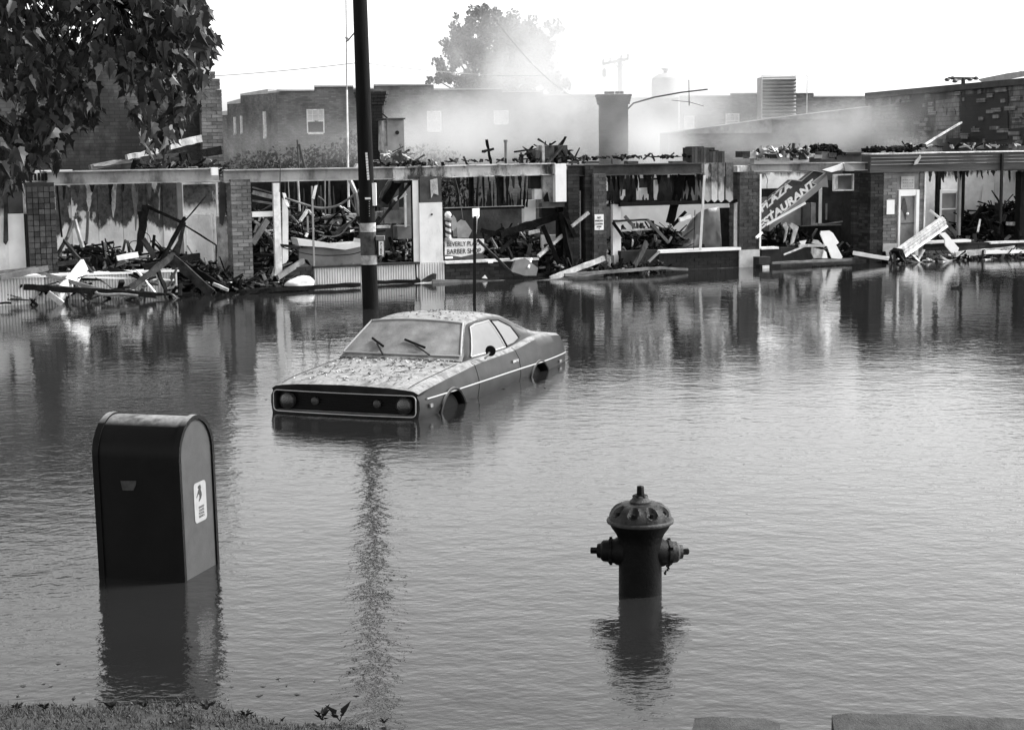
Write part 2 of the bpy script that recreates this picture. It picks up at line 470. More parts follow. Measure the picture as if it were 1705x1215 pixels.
# wind roughens the open street, the lee of the shops lies calmer
s_ = mth(t, 'ADD', sx.outputs[1], mth(t, 'MULTIPLY', mth(t, 'SUBTRACT', big, .5), 9.0))
s_ = mth(t, 'SUBTRACT', s_, mth(t, 'MULTIPLY', sx.outputs[0], .10))
lee = mr(t, s_, 16, 25, 0, 1, True)
lee = mth(t, 'SUBTRACT', 1, lee)
w1 = nz(t, vec, 1.1, 2, .5, (.9, 1.0, 1)); w2 = nz(t, vec, 6.0, 2, .5, (.75, 1.1, 1, .45)); w3 = nz(t, vec, 19.0, 3, .55, (.8, 1.1, 1, -.5))
hgt = mth(t, 'ADD', mth(t, 'MULTIPLY', w1, .30), mth(t, 'MULTIPLY', w2, mr(t, lee, 0, 1, .19, .21)))
hgt = mth(t, 'ADD', hgt, mth(t, 'MULTIPLY', w3, mr(t, lee, 0, 1, .045, .09)))
bp = N.new('ShaderNodeBump'); bp.inputs['Strength'].default_value = 1.0; bp.inputs['Distance'].default_value = .030
far = mr(t, sx.outputs[1], 9, 24, 1, .5, True)
L.new(mth(t, 'MULTIPLY', hgt, far), bp.inputs['Height']); L.new(bp.outputs[0], P.inputs['Normal'])
L.new(mr(t, lee, 0, 1, .02, .03), P.inputs['Roughness'])
wm = MB(); wm.grid([[Vector((x, y, 0)) for x in (-400, -60, 60, 400)] for y in (5.5, 20, 60, 90, 300)])
wm.build('flood_water', m, kind='structure')

# ================================================================== BACKGROUND
# --- long brick building far behind the left shops
def wall_seg(parent, name, m, x0, x1, ytop, Y0, Y1, zb=-.4, th=.5, openings=(), ytop1=None):
    a = at(x0, ytop, Y0); b = at(x1, ytop if ytop1 is None else ytop1, Y1)
    d = Vector((b.x - a.x, b.y - a.y, 0)).normalized(); n = Vector((-d.y, d.x, 0)) * th
    bl, br = Vector((a.x, a.y, zb)), Vector((b.x, b.y, zb))
    M = MB(); M.hexa([bl, br, br + n, bl + n, a, b, b + n, a + n])
    return M.build(name, m, parent), d
def far_window(parent, x0, x1, y0, y1, Y, d, lit=.6, dark_low=False):
    a = at(x0, (y0 + y1) / 2, Y); b = at(x1, (y0 + y1) / 2, Y); zt = at((x0 + x1) / 2, y0, Y).z; zb = at((x0 + x1) / 2, y1, Y).z
    n = Vector((-d.y, d.x, 0)); wd = (b - a).length; bl = Vector((a.x, a.y, zb)); u = Vector((0, 0, 1)); e = d
    hh = zt - zb; f = MB(); T = .05
    def bx(s0, s1, z0, z1, o0, o1):
        p = []
        for z in (z0, z1):
            for s, o in ((s0, o0), (s1, o0), (s1, o1), (s0, o1)): p.append(bl + e * s + n * o + u * z)
        f.hexa(p)
    bx(0, T, 0, hh, -.06, .02); bx(wd - T, wd, 0, hh, -.06, .02); bx(T, wd - T, hh - T, hh, -.058, .018); bx(T, wd - T, -.05, T, -.09, .018)
    bx(T, wd - T, hh * .48, hh * .53, -.05, .01)
    for k in (1, 2): bx(wd * k / 3 - .012, wd * k / 3 + .012, hh * .53, hh - T, -.045, .0)
    bx(T, wd - T, hh * .76, hh * .78, -.043, .0)
    win = f.build('window', M_trim, parent)
    for (z0, z1, mt) in ((hh * .53, hh - T, M_fwin), (T, hh * .48, M_fdark if dark_low else M_fwin)):
        p = MB(); q = [bl + e * T - n * .02 + u * z0, bl + e * (wd - T) - n * .02 + u * z0, bl + e * (wd - T) - n * .02 + u * z1, bl + e * T - n * .02 + u * z1]
        p.prism(q, n * .01); p.build('pane', mt, win)
M_fwin = mat('blind_behind_glass', .62, .25, .2, 2, .0)
M_fdark = mat('dark_pane', .04, .15, .2, 2, .0)
M_coping = mat('coping_stone', .5, .8, .2, 2, .1)
bk = empty('brick_building', (-8, 66, -.45), 'long two storey brick building with stepped parapet behind the burned shops, left of the smoke', 'building')
eL = (.55, -.83, 0)
M_fb1 = mat_brickface('far_brick', .17, (1, .05, 0), 1.0, .8)
M_fb1s = mat_brickface('far_brick_side', .15, (.45, -.9, 0), 1.0, .8)
for nm, x0, x1, yt, yt1, Y0, Y1 in (
    ('wall', 330, 378, 192, 186, 84, 81, ), ('wall', 378, 400, 172, 166, 81, 79.4), ('wall', 400, 446, 158, 150, 79.4, 76.3), ('wall', 446, 461, 154, 152, 76.3, 75.2)):
    wall_seg(bk, 'wall', M_fb1s, x0, x1, yt, Y0, Y1, ytop1=yt1); wall_seg(bk, 'coping', M_coping, x0, x1, yt - 1.5, Y0 - .05, Y1 - .05, zb=at(x0, yt + 1.6, Y0).z, th=.6, ytop1=yt1 - 1.5)
for x0, x1, yt in ((461, 523, 151), (523, 588, 144), (588, 622, 148), (622, 722, 142), (722, 836, 149), (836, 905, 153), (905, 1010, 158), (1010, 1130, 163)):
    _, dM = wall_seg(bk, 'wall', M_fb1, x0, x1, yt, 75.2, 75.2); wall_seg(bk, 'coping', M_coping, x0, x1, yt - 1.5, 75.12, 75.12, zb=at(x0, yt + 1.2, 75.12).z, th=.6)
dM = Vector((1, 0, 0))
for x0, x1, y0, y1, dk in ((511, 540, 182, 222, True), (711, 735, 185, 218, False), (822, 847, 184, 206, False)): far_window(bk, x0, x1, y0, y1, 75.1, dM, dark_low=dk)
for x0, x1, y0, y1, Y in ((440, 448, 186, 229, 76.4), (402, 406, 193, 222, 79.0), (391, 396, 195, 223, 79.8)):
    far_window(bk, x0, x1, y0, y1, Y - .15, Vector((.45, -.89, 0)).normalized(), dark_low=True)

br = empty('brick_building', (14, 78, -.45), 'pale brick building with stepped parapet fading into smoke behind the restaurant', 'building')
M_fb2 = mat_brickface('far_brick_right', .2, (1, 0, 0), 1.0, .85)
for x0, x1, yt in ((1125, 1218, 160), (1218, 1355, 156), (1355, 1500, 161)):
    wall_seg(br, 'wall', M_fb2, x0, x1, yt, 80, 80); wall_seg(br, 'coping', M_coping, x0, x1, yt - 1.2, 79.9, 79.9, zb=at(x0, yt + 1.2, 79.9).z, th=.6)
far_window(br, 1208, 1231, 189, 214, 79.9, dM); far_window(br, 1139, 1156, 193, 214, 79.9, dM)
ct = MB()
M_louv = mat('louvred_panel', .3, .7, .2, 2, .1)
pn = MB(); a = at(1270, 128, 78); b = at(1325, 128, 78); pn.hexa([Vector((a.x, 78, 2)), Vector((b.x, 78, 2)), Vector((b.x + .3, 79.8, 2)), Vector((a.x, 79.8, 2)), Vector((a.x, 78, a.z)), Vector((b.x, 78, a.z)), Vector((b.x + .3, 79.8, a.z)), Vector((a.x, 79.8, a.z))])
pen = empty('cooling_tower', (12.5, 78, 2), 'tall boxy louvred cooling tower standing on the pale brick roof', 'cooling tower')
pn.build('housing', M_louv, pen)
for i in range(16):
    z = 3.2 + i * .16
    if z < a.z - .05: MB().box(((a.x + b.x) / 2, 77.93, z), (b.x - a.x + .02, .12, .07), Matrix.Rotation(.5, 3, 'X')).build('slat', M_louv, pen)
fr = MB(); c = at(1344, 126, 78.6); fr.tube([(c.x, 78.6, 2), (c.x, 78.6, c.z), (a.x - .05, 77.9, a.z + .06)], .025, 6); fr.tube([(a.x - .05, 77.9, 2), (a.x - .05, 77.9, a.z + .08)], .03, 6); fr.build('support_frame', M_coping, pen)
vt = empty('roof_tank', tuple(at(1108, 165, 76)), 'round pale roof tank with small capped vent on top, half lost in smoke', 'tank')
a = at(1108, 165, 76); z0 = a.z - 1.6; rr = 23 / F * 76
MB().lathe([(rr, z0), (rr, at(1108, 136, 76).z), (rr * .96, at(1108, 130, 76).z), (rr * .55, at(1108, 124, 76).z), (rr * .2, at(1108, 122, 76).z)], (a.x, 76, 0), 28).build('drum', M_louv, vt, smooth=True)
MB().lathe([(.1, at(1108, 124, 76).z), (.1, at(1108, 117, 76).z), (.22, at(1108, 116, 76).z), (.2, at(1108, 114, 76).z)], (a.x, 76, 0), 12).build('vent_cap', M_louv, vt)

# far utility pole with crossarm
up_ = empty('utility_pole', (at(1035, 160, 85).x, 85, 0), 'far pale utility pole with a crossarm rising above the brick chimney', 'utility pole')
a = at(1032, 97, 85)
M_hazewood = mat('far_pole_wood', .16, .9, .3, 2, .1)
MB().tube([(at(1036, 160, 85).x, 85, 0), (a.x, 85, a.z)], [.19, .13], 10).build('pole', M_hazewood, up_, smooth=True)
l, r_ = at(1003, 107, 85), at(1047, 98, 84.6)
MB().bar(l, r_, .12, .14).build('crossarm', M_hazewood, up_)
bb = MB(); bb.bar(at(1020, 104, 84.9), at(1032, 116, 84.9), .05); bb.bar(at(1042, 100, 84.9), at(1033, 116, 84.9), .05); bb.build('brace', M_hazewood, up_)
for k in (.03, .3, .72, .97):
    q = l.lerp(r_, k); MB().lathe([(.03, .05), (.07, .1), (.04, .16), (.06, .2), (.02, .26)], q, 8).build('insulator', M_hazewood, up_)
q = l + Vector((.1, 0, -.1)); MB().lathe([(.03, -.55), (.12, -.5), (.12, -.2), (.05, -.1)], q, 10).build('insulator', M_hazewood, up_)

# sloping roof line of the shops' rear wing, in the smoke
M_fb3 = mat_brickface('wing_brick', .13, (.9, .3, 0), 1.0, .8, soot=(.5, .5, .55))
rw = empty('rear_wing', (10, 56, -.4), 'low rear wing with a sloping parapet fading in smoke, left of the scorched brick wall', 'building')
wall_seg(rw, 'wall', M_fb3, 1112, 1285, 223, 58, 60, ytop1=198); wall_seg(rw, 'wall', M_fb3, 1285, 1452, 198, 60, 62, ytop1=178)
wall_seg(rw, 'coping', M_wood, 1112, 1285, 222, 57.95, 59.95, zb=at(1112, 223.5, 58).z, ytop1=197.5)
wall_seg(rw, 'coping', M_wood, 1285, 1452, 197.3, 59.95, 61.95, zb=at(1285, 199, 58).z, ytop1=177.3)

# scorched party wall on the right, running away from the camera
pwr = empty('party_wall', (11.5, 50, -.4), 'long soot blackened brick wall with bricked up openings, upper right behind the corner shop', 'wall')
A0 = at(1441, 155, 67); A1 = at(1850, 103, 40)
dW = Vector((A1.x - A0.x, A1.y - A0.y, 0)).normalized()
M_pw = mat_brickface('scorched_brickwork', .14, tuple(dW), 2.2, .40, soot=(.92, .35, .49))
M_pwc = mat('dark_coping', .035, .8, .4, 2, .3)
nW = Vector((-dW.y, dW.x, 0))
def pwpt(px, py, off=0.0):
    d = ray(px, py); o = A0 - nW * off; nn = nW; t_ = (o - CAMP).dot(nn) / d.dot(nn); return CAMP + d * t_
def pwslab(parent, name, m, poly, off, th): return MB().prism([pwpt(x, y, off) for x, y in poly], nW * th).build(name, m, parent)
pwslab(pwr, 'wall', M_pw, [(1441, 157), (1850, 119), (1850, 330), (1441, 268)], 0, .5)
pwslab(pwr, 'coping', M_pwc, [(1440, 155), (1852, 116), (1852, 128), (1440, 164)], .12, .8)
M_pw2 = mat_brickface('infill_brickwork', .16, tuple(dW), 2.0, .5, soot=(.6, .8, .6))
M_pw3 = mat_brickface('black_brickwork', .01, tuple(dW), 2.0, .6)
for nm, mm_, poly, o in (('brick_infill', M_pw2, [(1462, 177), (1494, 172), (1494, 228), (1462, 232)], .03), ('brick_infill', M_pw2, [(1558, 168), (1597, 163), (1597, 212), (1558, 216)], .03),
                   ('blackened_opening', M_pw3, [(1599, 160), (1678, 150), (1678, 232), (1599, 240)], .02), ('blackened_opening', M_pw3, [(1496, 172), (1556, 165), (1556, 196), (1496, 200)], .02),
                   ('blackened_opening', M_pw3, [(1680, 215), (1850, 195), (1850, 320), (1680, 300)], .02), ('blackened_opening', M_pw3, [(1560, 232), (1640, 226), (1640, 262), (1560, 266)], .02)):
    pwslab(pwr, nm, mm_, poly, o, .05)
b_ = MB(); r0 = random.Random(5)     # spalled bricks standing proud of the scorched face
for i in range(90):
    px = r0.uniform(1446, 1704); k = (px - 1441) / 264; py = r0.uniform(172 - 30 * k, 250)
    q = pwpt(px, py, .03); b_.box(q, (.42 * r0.uniform(.5, 2.6), .06, .11), Matrix.Rotation(math.atan2(dW.y, dW.x), 3, 'Z'))
b_.build('spalled_bricks', M_pw2, pwr, kind='stuff')
fl = MB(); fl.prism([pwpt(1630, 134, -.6), pwpt(1680, 124, -.6), pwpt(1705, 121, -.6), pwpt(1780, 102, -.6), pwpt(1790, 112, -.6), pwpt(1640, 140, -.6)], Vector((0, .06, .04)))
fl.build('roof_flashing', M_metal, pwr)

# street lamp with four heads over the wall
sl = empty('street_lamp', tuple(at(1604, 150, 74)), 'distant street lamp with a cross of small lamp heads above the black coping, upper right', 'street lamp')
a = at(1604, 130, 74); M_lampd = mat('dark_lamp_metal', .05, .6, .2, 4, .1)
MB().tube([(a.x, 74, -.4), (a.x, 74, a.z)], .09, 8).build('pole', M_lampd, sl)
arm = MB(); arm.tube([at(1579, 130, 74), at(1623, 130.5, 74)], .05, 6); arm.tube([at(1590, 134, 73.2), at(1615, 131, 75)], .04, 6); arm.build('arm', M_lampd, sl)
for x, y, Y in ((1577, 132.5, 74), (1586, 130, 74.6), (1590, 135, 73.2), (1615, 132, 73.6), (1625, 130.3, 74)):
    q = at(x, y, Y); MB().lathe([(.03, .07), (.09, .04), (.13, -.03), (.06, -.08)], q, 10).build('lamp_head', M_lampd, sl, smooth=True)

# chimneys --------------------------------------------------------------
def chimney(name, x0, x1, ytop, ybot, Y, label, v, cap=4, zb=-.3, ysq=0):
    c0 = at(x0, ytop, Y); c1 = at(x1, ytop, Y); wdt = c1.x - c0.x; cx = (c0.x + c1.x) / 2; zt = c0.z
    root = empty(name, (cx, Y + wdt / 2, zb), label, 'chimney')
    mb = mat('chimney_brick_%d' % int(v * 1000), v, .9, .25, 3, .4, 40); mm_ = mat('chimney_mortar_%d' % int(v * 1000), v * .75, .9, .2, 3, .3)
    capz = zt - cap * .075
    MB().box((cx, Y + wdt / 2, (zb + zt) / 2 - .04), (wdt - .03, wdt - .03, zt - zb - .08)).build('stack', mm_, root)
    b = MB(); z = zb; k = 0
    while z < zt - .06:
        ex = 0 if z < capz else (.03 + .018 * ((z - capz) / .075))
        nbr = 4; ll = (wdt + 2 * ex) / (nbr if k % 2 == 0 else nbr)
        for side in range(4):
            off = (k % 2) * ll / 2
            s = -wdt / 2 - ex - (off and ll - off); 
            while s < wdt / 2 + ex - .02:
                a_ = max(s, -wdt / 2 - ex); e_ = min(s + ll - .012, wdt / 2 + ex)
                if e_ - a_ > .03:
                    M_ = Matrix.Rotation(side * math.pi / 2, 3, 'Z')
                    loc = Vector((cx, Y + wdt / 2, z + .031)) + M_ @ Vector(((a_ + e_) / 2, -wdt / 2 - ex + .04 + rnd.gauss(0, .002), 0))
                    b.box(loc, (e_ - a_, .08, .063), M_)
                s += ll
        z += .075; k += 1
    b.build('brick_courses', mb, root, kind='stuff')
    return root, cx, wdt, zt
ch, cx, wd, zt = chimney('chimney', 999, 1046, 156, 270, 50, 'tall free standing brick chimney with flared cap wreathed in smoke', .11, cap=5)
cp = MB()
for dx, dw in ((-.2, .12), (-.05, .16), (.12, .12), (.25, .1)): cp.box((cx + dx, 50.4, zt + .03), (dw, .2, .07))
cp.build('cap_rubble', M_mortar, ch)
an = empty('antenna', tuple(at(1046, 182, 50.2)), 'long thin bent mast with a small cross bar reaching right from the tall chimney', 'antenna')
MB().tube([at(1046, 181, 50.3), at(1055, 172, 50.4), at(1090, 162, 50.6), at(1135, 154, 50.9), at(1178, 149, 51.2)], .025, 6).build('mast', M_lampd, an)
MB().tube([at(1147, 133, 51), at(1147.5, 176, 51)], .014, 6).build('crossbar', M_lampd, an)
MB().tube([at(1118, 167, 50.9), at(1147, 170, 51), at(1172, 177, 51.1)], .008, 4).build('guy_wire', M_lampd, an)
chimney('chimney', 597, 636, 152, 275, fp(616, 270, 5).y, 'dark brick chimney with a corbelled cap half hidden behind the telephone pole', .035, cap=5)
mbx = empty('metal_cabinet', tuple(fp(657, 262, 4.2)), 'battered tall metal cabinet with a round hole on the wreck right of the pole', 'cabinet')
MB().fbox(645, 673, 199, 264, 4.2, 4.7).build('body', M_metal, mbx)
MB().fprism([(637, 202), (644.5, 198.6), (644.5, 262), (637, 250)], 4.25, .3).build('side_panel', M_pale, mbx)
MB().fbox(643, 675, 196.5, 199, 4.1, 4.8).build('lid', M_beamd, mbx)
c = fp(661.5, 221, 4.19); MB().tube([c, c + NV * .02], .045, 14).build('hole', M_black, mbx)
MB().tube([fp(637, 189, 4.3), fp(646, 198, 4.3)], .02, 6).build('bracket', M_black, mbx)
mlt = rubble(None, 'masonry_lumps', [(640, 262), (650, 258), (660, 244), (676, 240), (680, 275)], 1.0, 3.0, 40, (.15, .45), zmin=2.0, mats=[M_beamd, M_beam, M_white, M_pale], seed=4, base=False,
             label='broken masonry and flashing heaped over the beam below the metal cabinet', cat='rubble')

# broken gable wall behind the left shop ---------------------------------
gw = empty('broken_gable_wall', tuple(fp(350, 285, 3.0)), 'broken brick gable wall with ragged stepped edge behind the leaves, upper left', 'wall')
nG = 3.0
sa, za = fc(334, 280, nG); sb, _ = fc(369, 200, nG)
M_gbrick = mat('gable_brick', .15, .9, .3, 6, .4, 60, perobj=.35, soot=(.7, .9, .52))
SB[gw.name] = [MB(), M_gbrick]
steps = [(334, 369, 280, 150), (334, 366, 150, 133), (334, 358, 133, 116), (334, 349, 116, 104)]
zq = lambda y: za + .073 * round((fc(334, y, nG)[1] - za) / .073)
for x0, x1, yb, yt in steps:
    pier(gw, fc(x0, yt, nG)[0], fc(x1, yt, nG)[0], nG, nG + .5, zq(yb), zq(yt) - .002, M_gbrick, M_mortar, side=None, name='gable_end')
s0 = fc(-150, 200, nG + .25)[0]; 
core = MB()
for x0, x1, yt in ((-150, 120, 60), (120, 200, 78), (200, 262, 96), (262, 300, 104), (300, 333.5, 112)):
    core.fbox(x0, x1, yt, 285, nG + .25, nG + .6)
core.build('wall', mat_brickface('gable_face', .085, tuple(EV), 1.0, .6, soot=(.7, .6, .5)), gw)
flush_bricks(gw)
for i, (x0, y0, x1, y1, wv, mm_, lab) in enumerate(((282, 243, 334, 231, .14, M_pale, 'pale sloping board against the gable wall, just under the leaves'),
      (210, 262, 262, 252, .10, M_pale, 'short pale board lying on the roofless left shop'), (150, 279, 200, 270, .1, M_wood, 'grey board lying behind the left steel beam'),
      (250, 262, 330, 255, .08, M_beamd, 'black rafter lying along the foot of the gable wall'), (235, 285, 300, 248, .10, M_char2, 'scorched rafter slanting up towards the gable wall'),
      (155, 276, 235, 266, .05, M_metal, 'bent metal strip behind the left steel beam'), (300, 262, 368, 250, .16, M_char, 'charred joist end resting in the gable wall'))):
    MB().bar(fp(x0, y0, 2.4), fp(x1, y1, 2.6), .1, wv, jag=.012, seg=6).build('loose_timber', mm_, label=lab, cat='timber')

# shrubs and far rubble at the foot of the far building: dark foliage
def leaf_cloud(b, c, rad, n, size, r, flat=.0):
    for _ in range(n):
        d = Vector((r.gauss(0, 1), r.gauss(0, 1), r.gauss(0, 1))).normalized() * (r.random() ** .45)
        p = c + Vector((d.x * rad[0], d.y * rad[1], d.z * rad[2]))
        q = Euler((r.uniform(-1.3, 1.3), r.uniform(-1.3, 1.3), r.uniform(0, 6.28))).to_matrix(); s = size * r.uniform(.6, 1.4)
        b.add([p + q @ Vector((-s, 0, 0)), p + q @ Vector((0, -s * .55, .15 * s)), p + q @ Vector((s, 0, 0)), p + q @ Vector((0, s * .55, .15 * s))], [(0, 1, 2, 3)])
M_leafd = mat('shrub_leaf', .02, .8, .5, 1.2, .0)
r1 = random.Random(11)
for x, y, Y, sx_, sz_, lab in ((420, 268, 62, 1.6, .9, 'low dark shrub behind the second steel beam, leftmost'), (470, 262, 62, 1.7, 1.1, 'dark shrub behind the second steel beam, next to the two bare pipes'),
                              (545, 258, 62, 2.0, 1.3, 'widest dark shrub behind the thin mast'), (590, 248, 61, 1.3, 1.5, 'tall dark shrub just left of the telephone pole'), (715, 262, 60, 1.8, 1.2, 'dark shrub in the smoke right of the metal cabinet')):
    c = at(x, y, Y); b = MB(); leaf_cloud(b, Vector((c.x, Y, c.z * .5)), (sx_, 1.2, c.z * .5 + sz_ * .4), 1700, .09, r1)
    e_ = empty('shrub', (c.x, Y, -.4), lab, 'shrub', 'dark shrubs behind the burned shops'); b.build('foliage', M_leafd, e_)
    MB().tube([(c.x, Y, -.4), (c.x + .1, Y, c.z * .7)], [.08, .03], 6).build('stem', M_char2, e_)

# ---------- tree on the skyline (fading into smoke)
def skyline_tree():
    r = random.Random(3); Y = 92.0
    base = at(815, 200, Y); root = empty('tree', (base.x, Y, -.4), 'large leafy tree on the skyline above the brick roof, its right side lost in smoke', 'tree')
    tr = MB(); b = MB()
    tr.tube([(base.x, Y, -.4), (base.x + .1, Y, 3.5), (base.x, Y, 6)], [.35, .28, .2], 10)
    blobs = []
    for px, py, rp in ((800, 40, 30), (770, 60, 28), (830, 55, 38), (870, 62, 34), (905, 80, 30), (760, 95, 30), (800, 95, 40), (850, 100, 42), (895, 115, 34), (742, 118, 22), (725, 132, 16), (775, 135, 30), (820, 140, 36), (870, 145, 36), (930, 140, 24), (920, 50, 18), (748, 78, 16), (815, 22, 16), (790, 28, 14), (760, 30, 8), (730, 105, 10), (770, 75, 20)):
        c = at(px, py, Y + r.uniform(-1.5, 1.5)); rr_ = rp / F * Y
        tr.tube([(base.x, Y, 4.0), (base.x * .5 + c.x * .5, Y, 4.0 + (c.z - 4) * .55), c], [.12, .07, .02], 6)
        n = int(420 * (rp / 22) ** 2)
        for k in range(int(5 + rp / 3)):
            d = Vector((r.gauss(0, 1), r.gauss(0, 1), r.gauss(0, 1))).normalized() * rr_ * r.uniform(.35, 1.0)
            leaf_cloud(b, c + d, (rr_ * .36,) * 3, n // 9, .10, r)
    tr.build('trunk', M_char2, root); b.build('crown', mat('tree_leaf', .09, .8, .4, .8, .0), root)  # crown colour lightened, haze painted into the leaves
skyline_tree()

# ================================================================== BURNED SHOPS
def shop(label, x, y=470):
    return empty('burned_shop', tuple(fp(x, y, 1.5)), label, 'shop', 'burned out row of shops')
def plank(x0, y0, n0, x1, y1, n1, wv, m, label, name='charred_plank', cat='plank', t=.06, jag=None, seg=7, group=None):
    b = MB(); L_ = (fp(x0, y0, n0) - fp(x1, y1, n1)).length
    j = jag if jag is not None else (min(.014, wv * .16) if m in (M_char, M_char2) else min(.006, wv * .08))
    b.bar(fp(x0, y0, n0), fp(x1, y1, n1), t, wv, jag=j, seg=max(3, int(L_ / .16)))
    return b.build(name, m, label=label, cat=cat, group=group)
def ragged(b, r, xa, ya, xb, yb, wd_, n0, th, point=.15, steps=5):
    """torn or burnt strip running from pixel (xa,ya) to a ragged point at (xb,yb)"""
    L_, R_ = [], []
    for i in range(steps + 1):
        k = i / steps; w_ = wd_ * (1 - (1 - point) * k ** 1.6) * r.uniform(.65, 1.15); x = xa + (xb - xa) * k + r.uniform(-.5, .5) * (0 < i < steps); y = ya + (yb - ya) * k
        L_.append((x - w_ / 2, y + r.uniform(-1, 1) * (i > 0))); R_.append((x + w_ / 2, y + r.uniform(-1, 1) * (i > 0)))
    for i in range(steps):
        b.hexa([fp(*L_[i + 1], n0), fp(*R_[i + 1], n0), fp(*R_[i + 1], n0 + th), fp(*L_[i + 1], n0 + th), fp(*L_[i], n0), fp(*R_[i], n0), fp(*R_[i], n0 + th), fp(*L_[i], n0 + th)])
    return b
def strip_row(root, x0, x1, yt, yb, n0, cnt, m, seed, wv=(3, 9), jitter=.35, name='charred_stud'):
    """burnt uprights hanging or standing in a row, each its own piece"""
    r = random.Random(seed)
    for i in range(cnt):
        x = x0 + (x1 - x0) * (i + r.uniform(.2, .8)) / cnt; q = r.uniform(*wv) / 2
        ragged(MB(), r, x, yb, x + r.uniform(-3, 3), yt + (yb - yt) * jitter * r.random(), q * 2, n0 + r.uniform(-.05, .05), .05, .25).build(name, m if not isinstance(m, (list, tuple)) else r.choice(m), root)
def hang_row(root, x0, x1, yt, yb, n0, cnt, m, seed, wv=(3, 9), name='hanging_lath'):
    r = random.Random(seed)
    for i in range(cnt):
        x = x0 + (x1 - x0) * (i + r.uniform(.2, .8)) / cnt; q = r.uniform(*wv) / 2; e_ = yt + (yb - yt) * r.uniform(.35, 1)
        ragged(MB(), r, x, yt, x + r.uniform(-3, 3), e_, q * 2, n0 + r.uniform(-.05, .05), .04, .2).build(name, m if not isinstance(m, (list, tuple)) else r.choice(m), root)
def floor(root, x0, x1, n1=6.0, z=.05):
    a = fc(x0, 470, 0)[0]; b = fc(x1, 470, 0)[0]
    MB().sbox(a, b, .12, n1, -.4, z).build('floor', M_floor, root)
M_sc1 = mat_scorch('scorched_plaster_left', .85, .05, 1.15, .50, .04)
M_sc2 = mat_scorch('scorched_plaster_panel', .8, .07, 1.55, .35, .08)
M_sc3 = mat_scorch('scorched_plaster_mid', .30, .02, 1.1, .8, .1)
M_sc4 = mat_scorch('scorched_plaster_right', .75, .03, 1.30, .15, .05)
M_sc5 = mat_scorch('scorched_plaster_corner', .85, .09, 1.85, .22, .05)
M_tile = mat('dark_tile', .045, .4, .4, 5, .2, 20, perobj=.5)

# ---- 1: left shop with white back wall -------------------------------------
s1 = shop('leftmost burned shop, white back wall scorched black at the top, mosaic tiled pier, ribbed planter', 200, 485)
floor(s1, -260, 420)
# left end panels
for x0, x1, y0, y1, mm_, n in ((-120, 13, 312, 470, M_sc2, .25), (14, 42, 356, 462, M_whitec, .25), (14, 38, 306, 355, M_beamd, .27), (38.5, 43, 306, 356, M_trim, .2), (-60, 10, 300, 312, M_beamp, .1)):
    fpart(s1, 'wall_panel', mm_, x0, x1, y0, y1, n, n + .1, zb=None if y1 < 460 else -.1)
MB().fprism([(2, 306), (12, 306), (14, 400), (10, 408), (6, 404), (7, 340)], .15, .05).build('peeled_strip', M_char2, s1)
# mosaic pier made of square tiles
c0, z1 = fc(43, 305, 0); c1, _ = fc(91, 305, 0)
core = MB().sbox(c0 + .01, c1 - .01, .02, .45, -.3, z1).build('tiled_pier', M_mortard, s1)
k = 5; q = (c1 - c0) / k; z = .02; 
while z < z1 - .08:
    for i in range(k):
        tile = bpy.data.objects.new('tile', brick_mesh(round(q - .012, 2), .03, round(q - .012, 3), M_tile)); COL.objects.link(tile); tile.parent = core
        tile.location = fw(c0 + q * (i + .5), .012 + rnd.uniform(-.006, .004), z + q / 2) - ORG[core.name]; tile.rotation_euler = (0, 0, EANG)
        COUNT[s1.name] = COUNT.get(s1.name, 0) + 1
    z += q
ibeam(78, 285.5, 366, 280, 21).build('steel_beam', M_beam, s1)
for i in range(5):
    MB().fbox(51 + i * 6, 55 + i * 6, 288 + (i % 2), 301, .1, .14).build('beam_bracket', M_char, s1)
fpart(s1, 'beam_bracket', M_beamp, -40, 80, 286, 304, .2, .3)
fpart(s1, 'junction_box', M_whitec, 352, 363, 279, 292, -.03, .06)
# back wall of separate plaster panels
xs_ = [60, 120, 164, 205, 245, 272, 300, 337]
for a_, b_ in zip(xs_, xs_[1:]):
    MB().fbox(a_ + .3, b_ - .3, 299, 450, 3.3 + rnd.uniform(0, .05), 3.5, zb=0).build('wall_panel', M_sc1, s1)
for x0, x1, y1 in ((141, 158, 352), (181, 198, 362), (218, 231, 385), (262, 268, 365)):   # paint peeled off in long tongues
    ragged(MB(), rnd, (x0 + x1) / 2, 303, (x0 + x1) / 2 + rnd.uniform(-3, 3), y1, (x1 - x0) * .8, 3.2, .02, .12, 8).build('peeled_strip', M_pale if x0 != 218 else M_wood, s1)
fpart(s1, 'wall_panel', M_sc2, 307, 362, 307, 452, 1.2, 1.3, zb=0)
frame(s1, 'panel_frame', M_trim, 304, 365, 304, 455, .035, 1.1, .06); frame(s1, 'panel_frame', M_trim, 311, 358, 356, 448, .025, 1.12, .04)
fpart(s1, 'wall_panel', M_pale, 363, 389, 360, 458, .55, .65, zb=0)
MB().fprism([(366, 303), (376, 303), (376, 350), (371, 376), (366, 372)], .45, .05).build('hanging_lath', M_beamd, s1)
MB().fprism([(374, 298), (386, 298), (386, 358), (381, 366), (375, 350)], .5, .05).build('hanging_lath', M_char, s1)
fpart(s1, 'post', M_metal, 297, 305, 305, 430, 1.0, 1.1)
fpart(s1, 'window_mullion', M_trim, 88.5, 92, 306, 350, .15, .2); MB().bar(fp(89, 350, .15), fp(95, 456, .15), .03, .03).build('window_mullion', M_whitec, s1)
MB().bar(fp(95, 308, .3), fp(103, 395, .3), .03, .03).build('window_mullion', M_black, s1)
frame(s1, 'window_head', M_gmetal, 92, 300, 303.5, 306, .015, .2, .05)
ppier(s1, 387, 420, 298, 486, 0, .42, zb=-.12, mt=M_brick2)
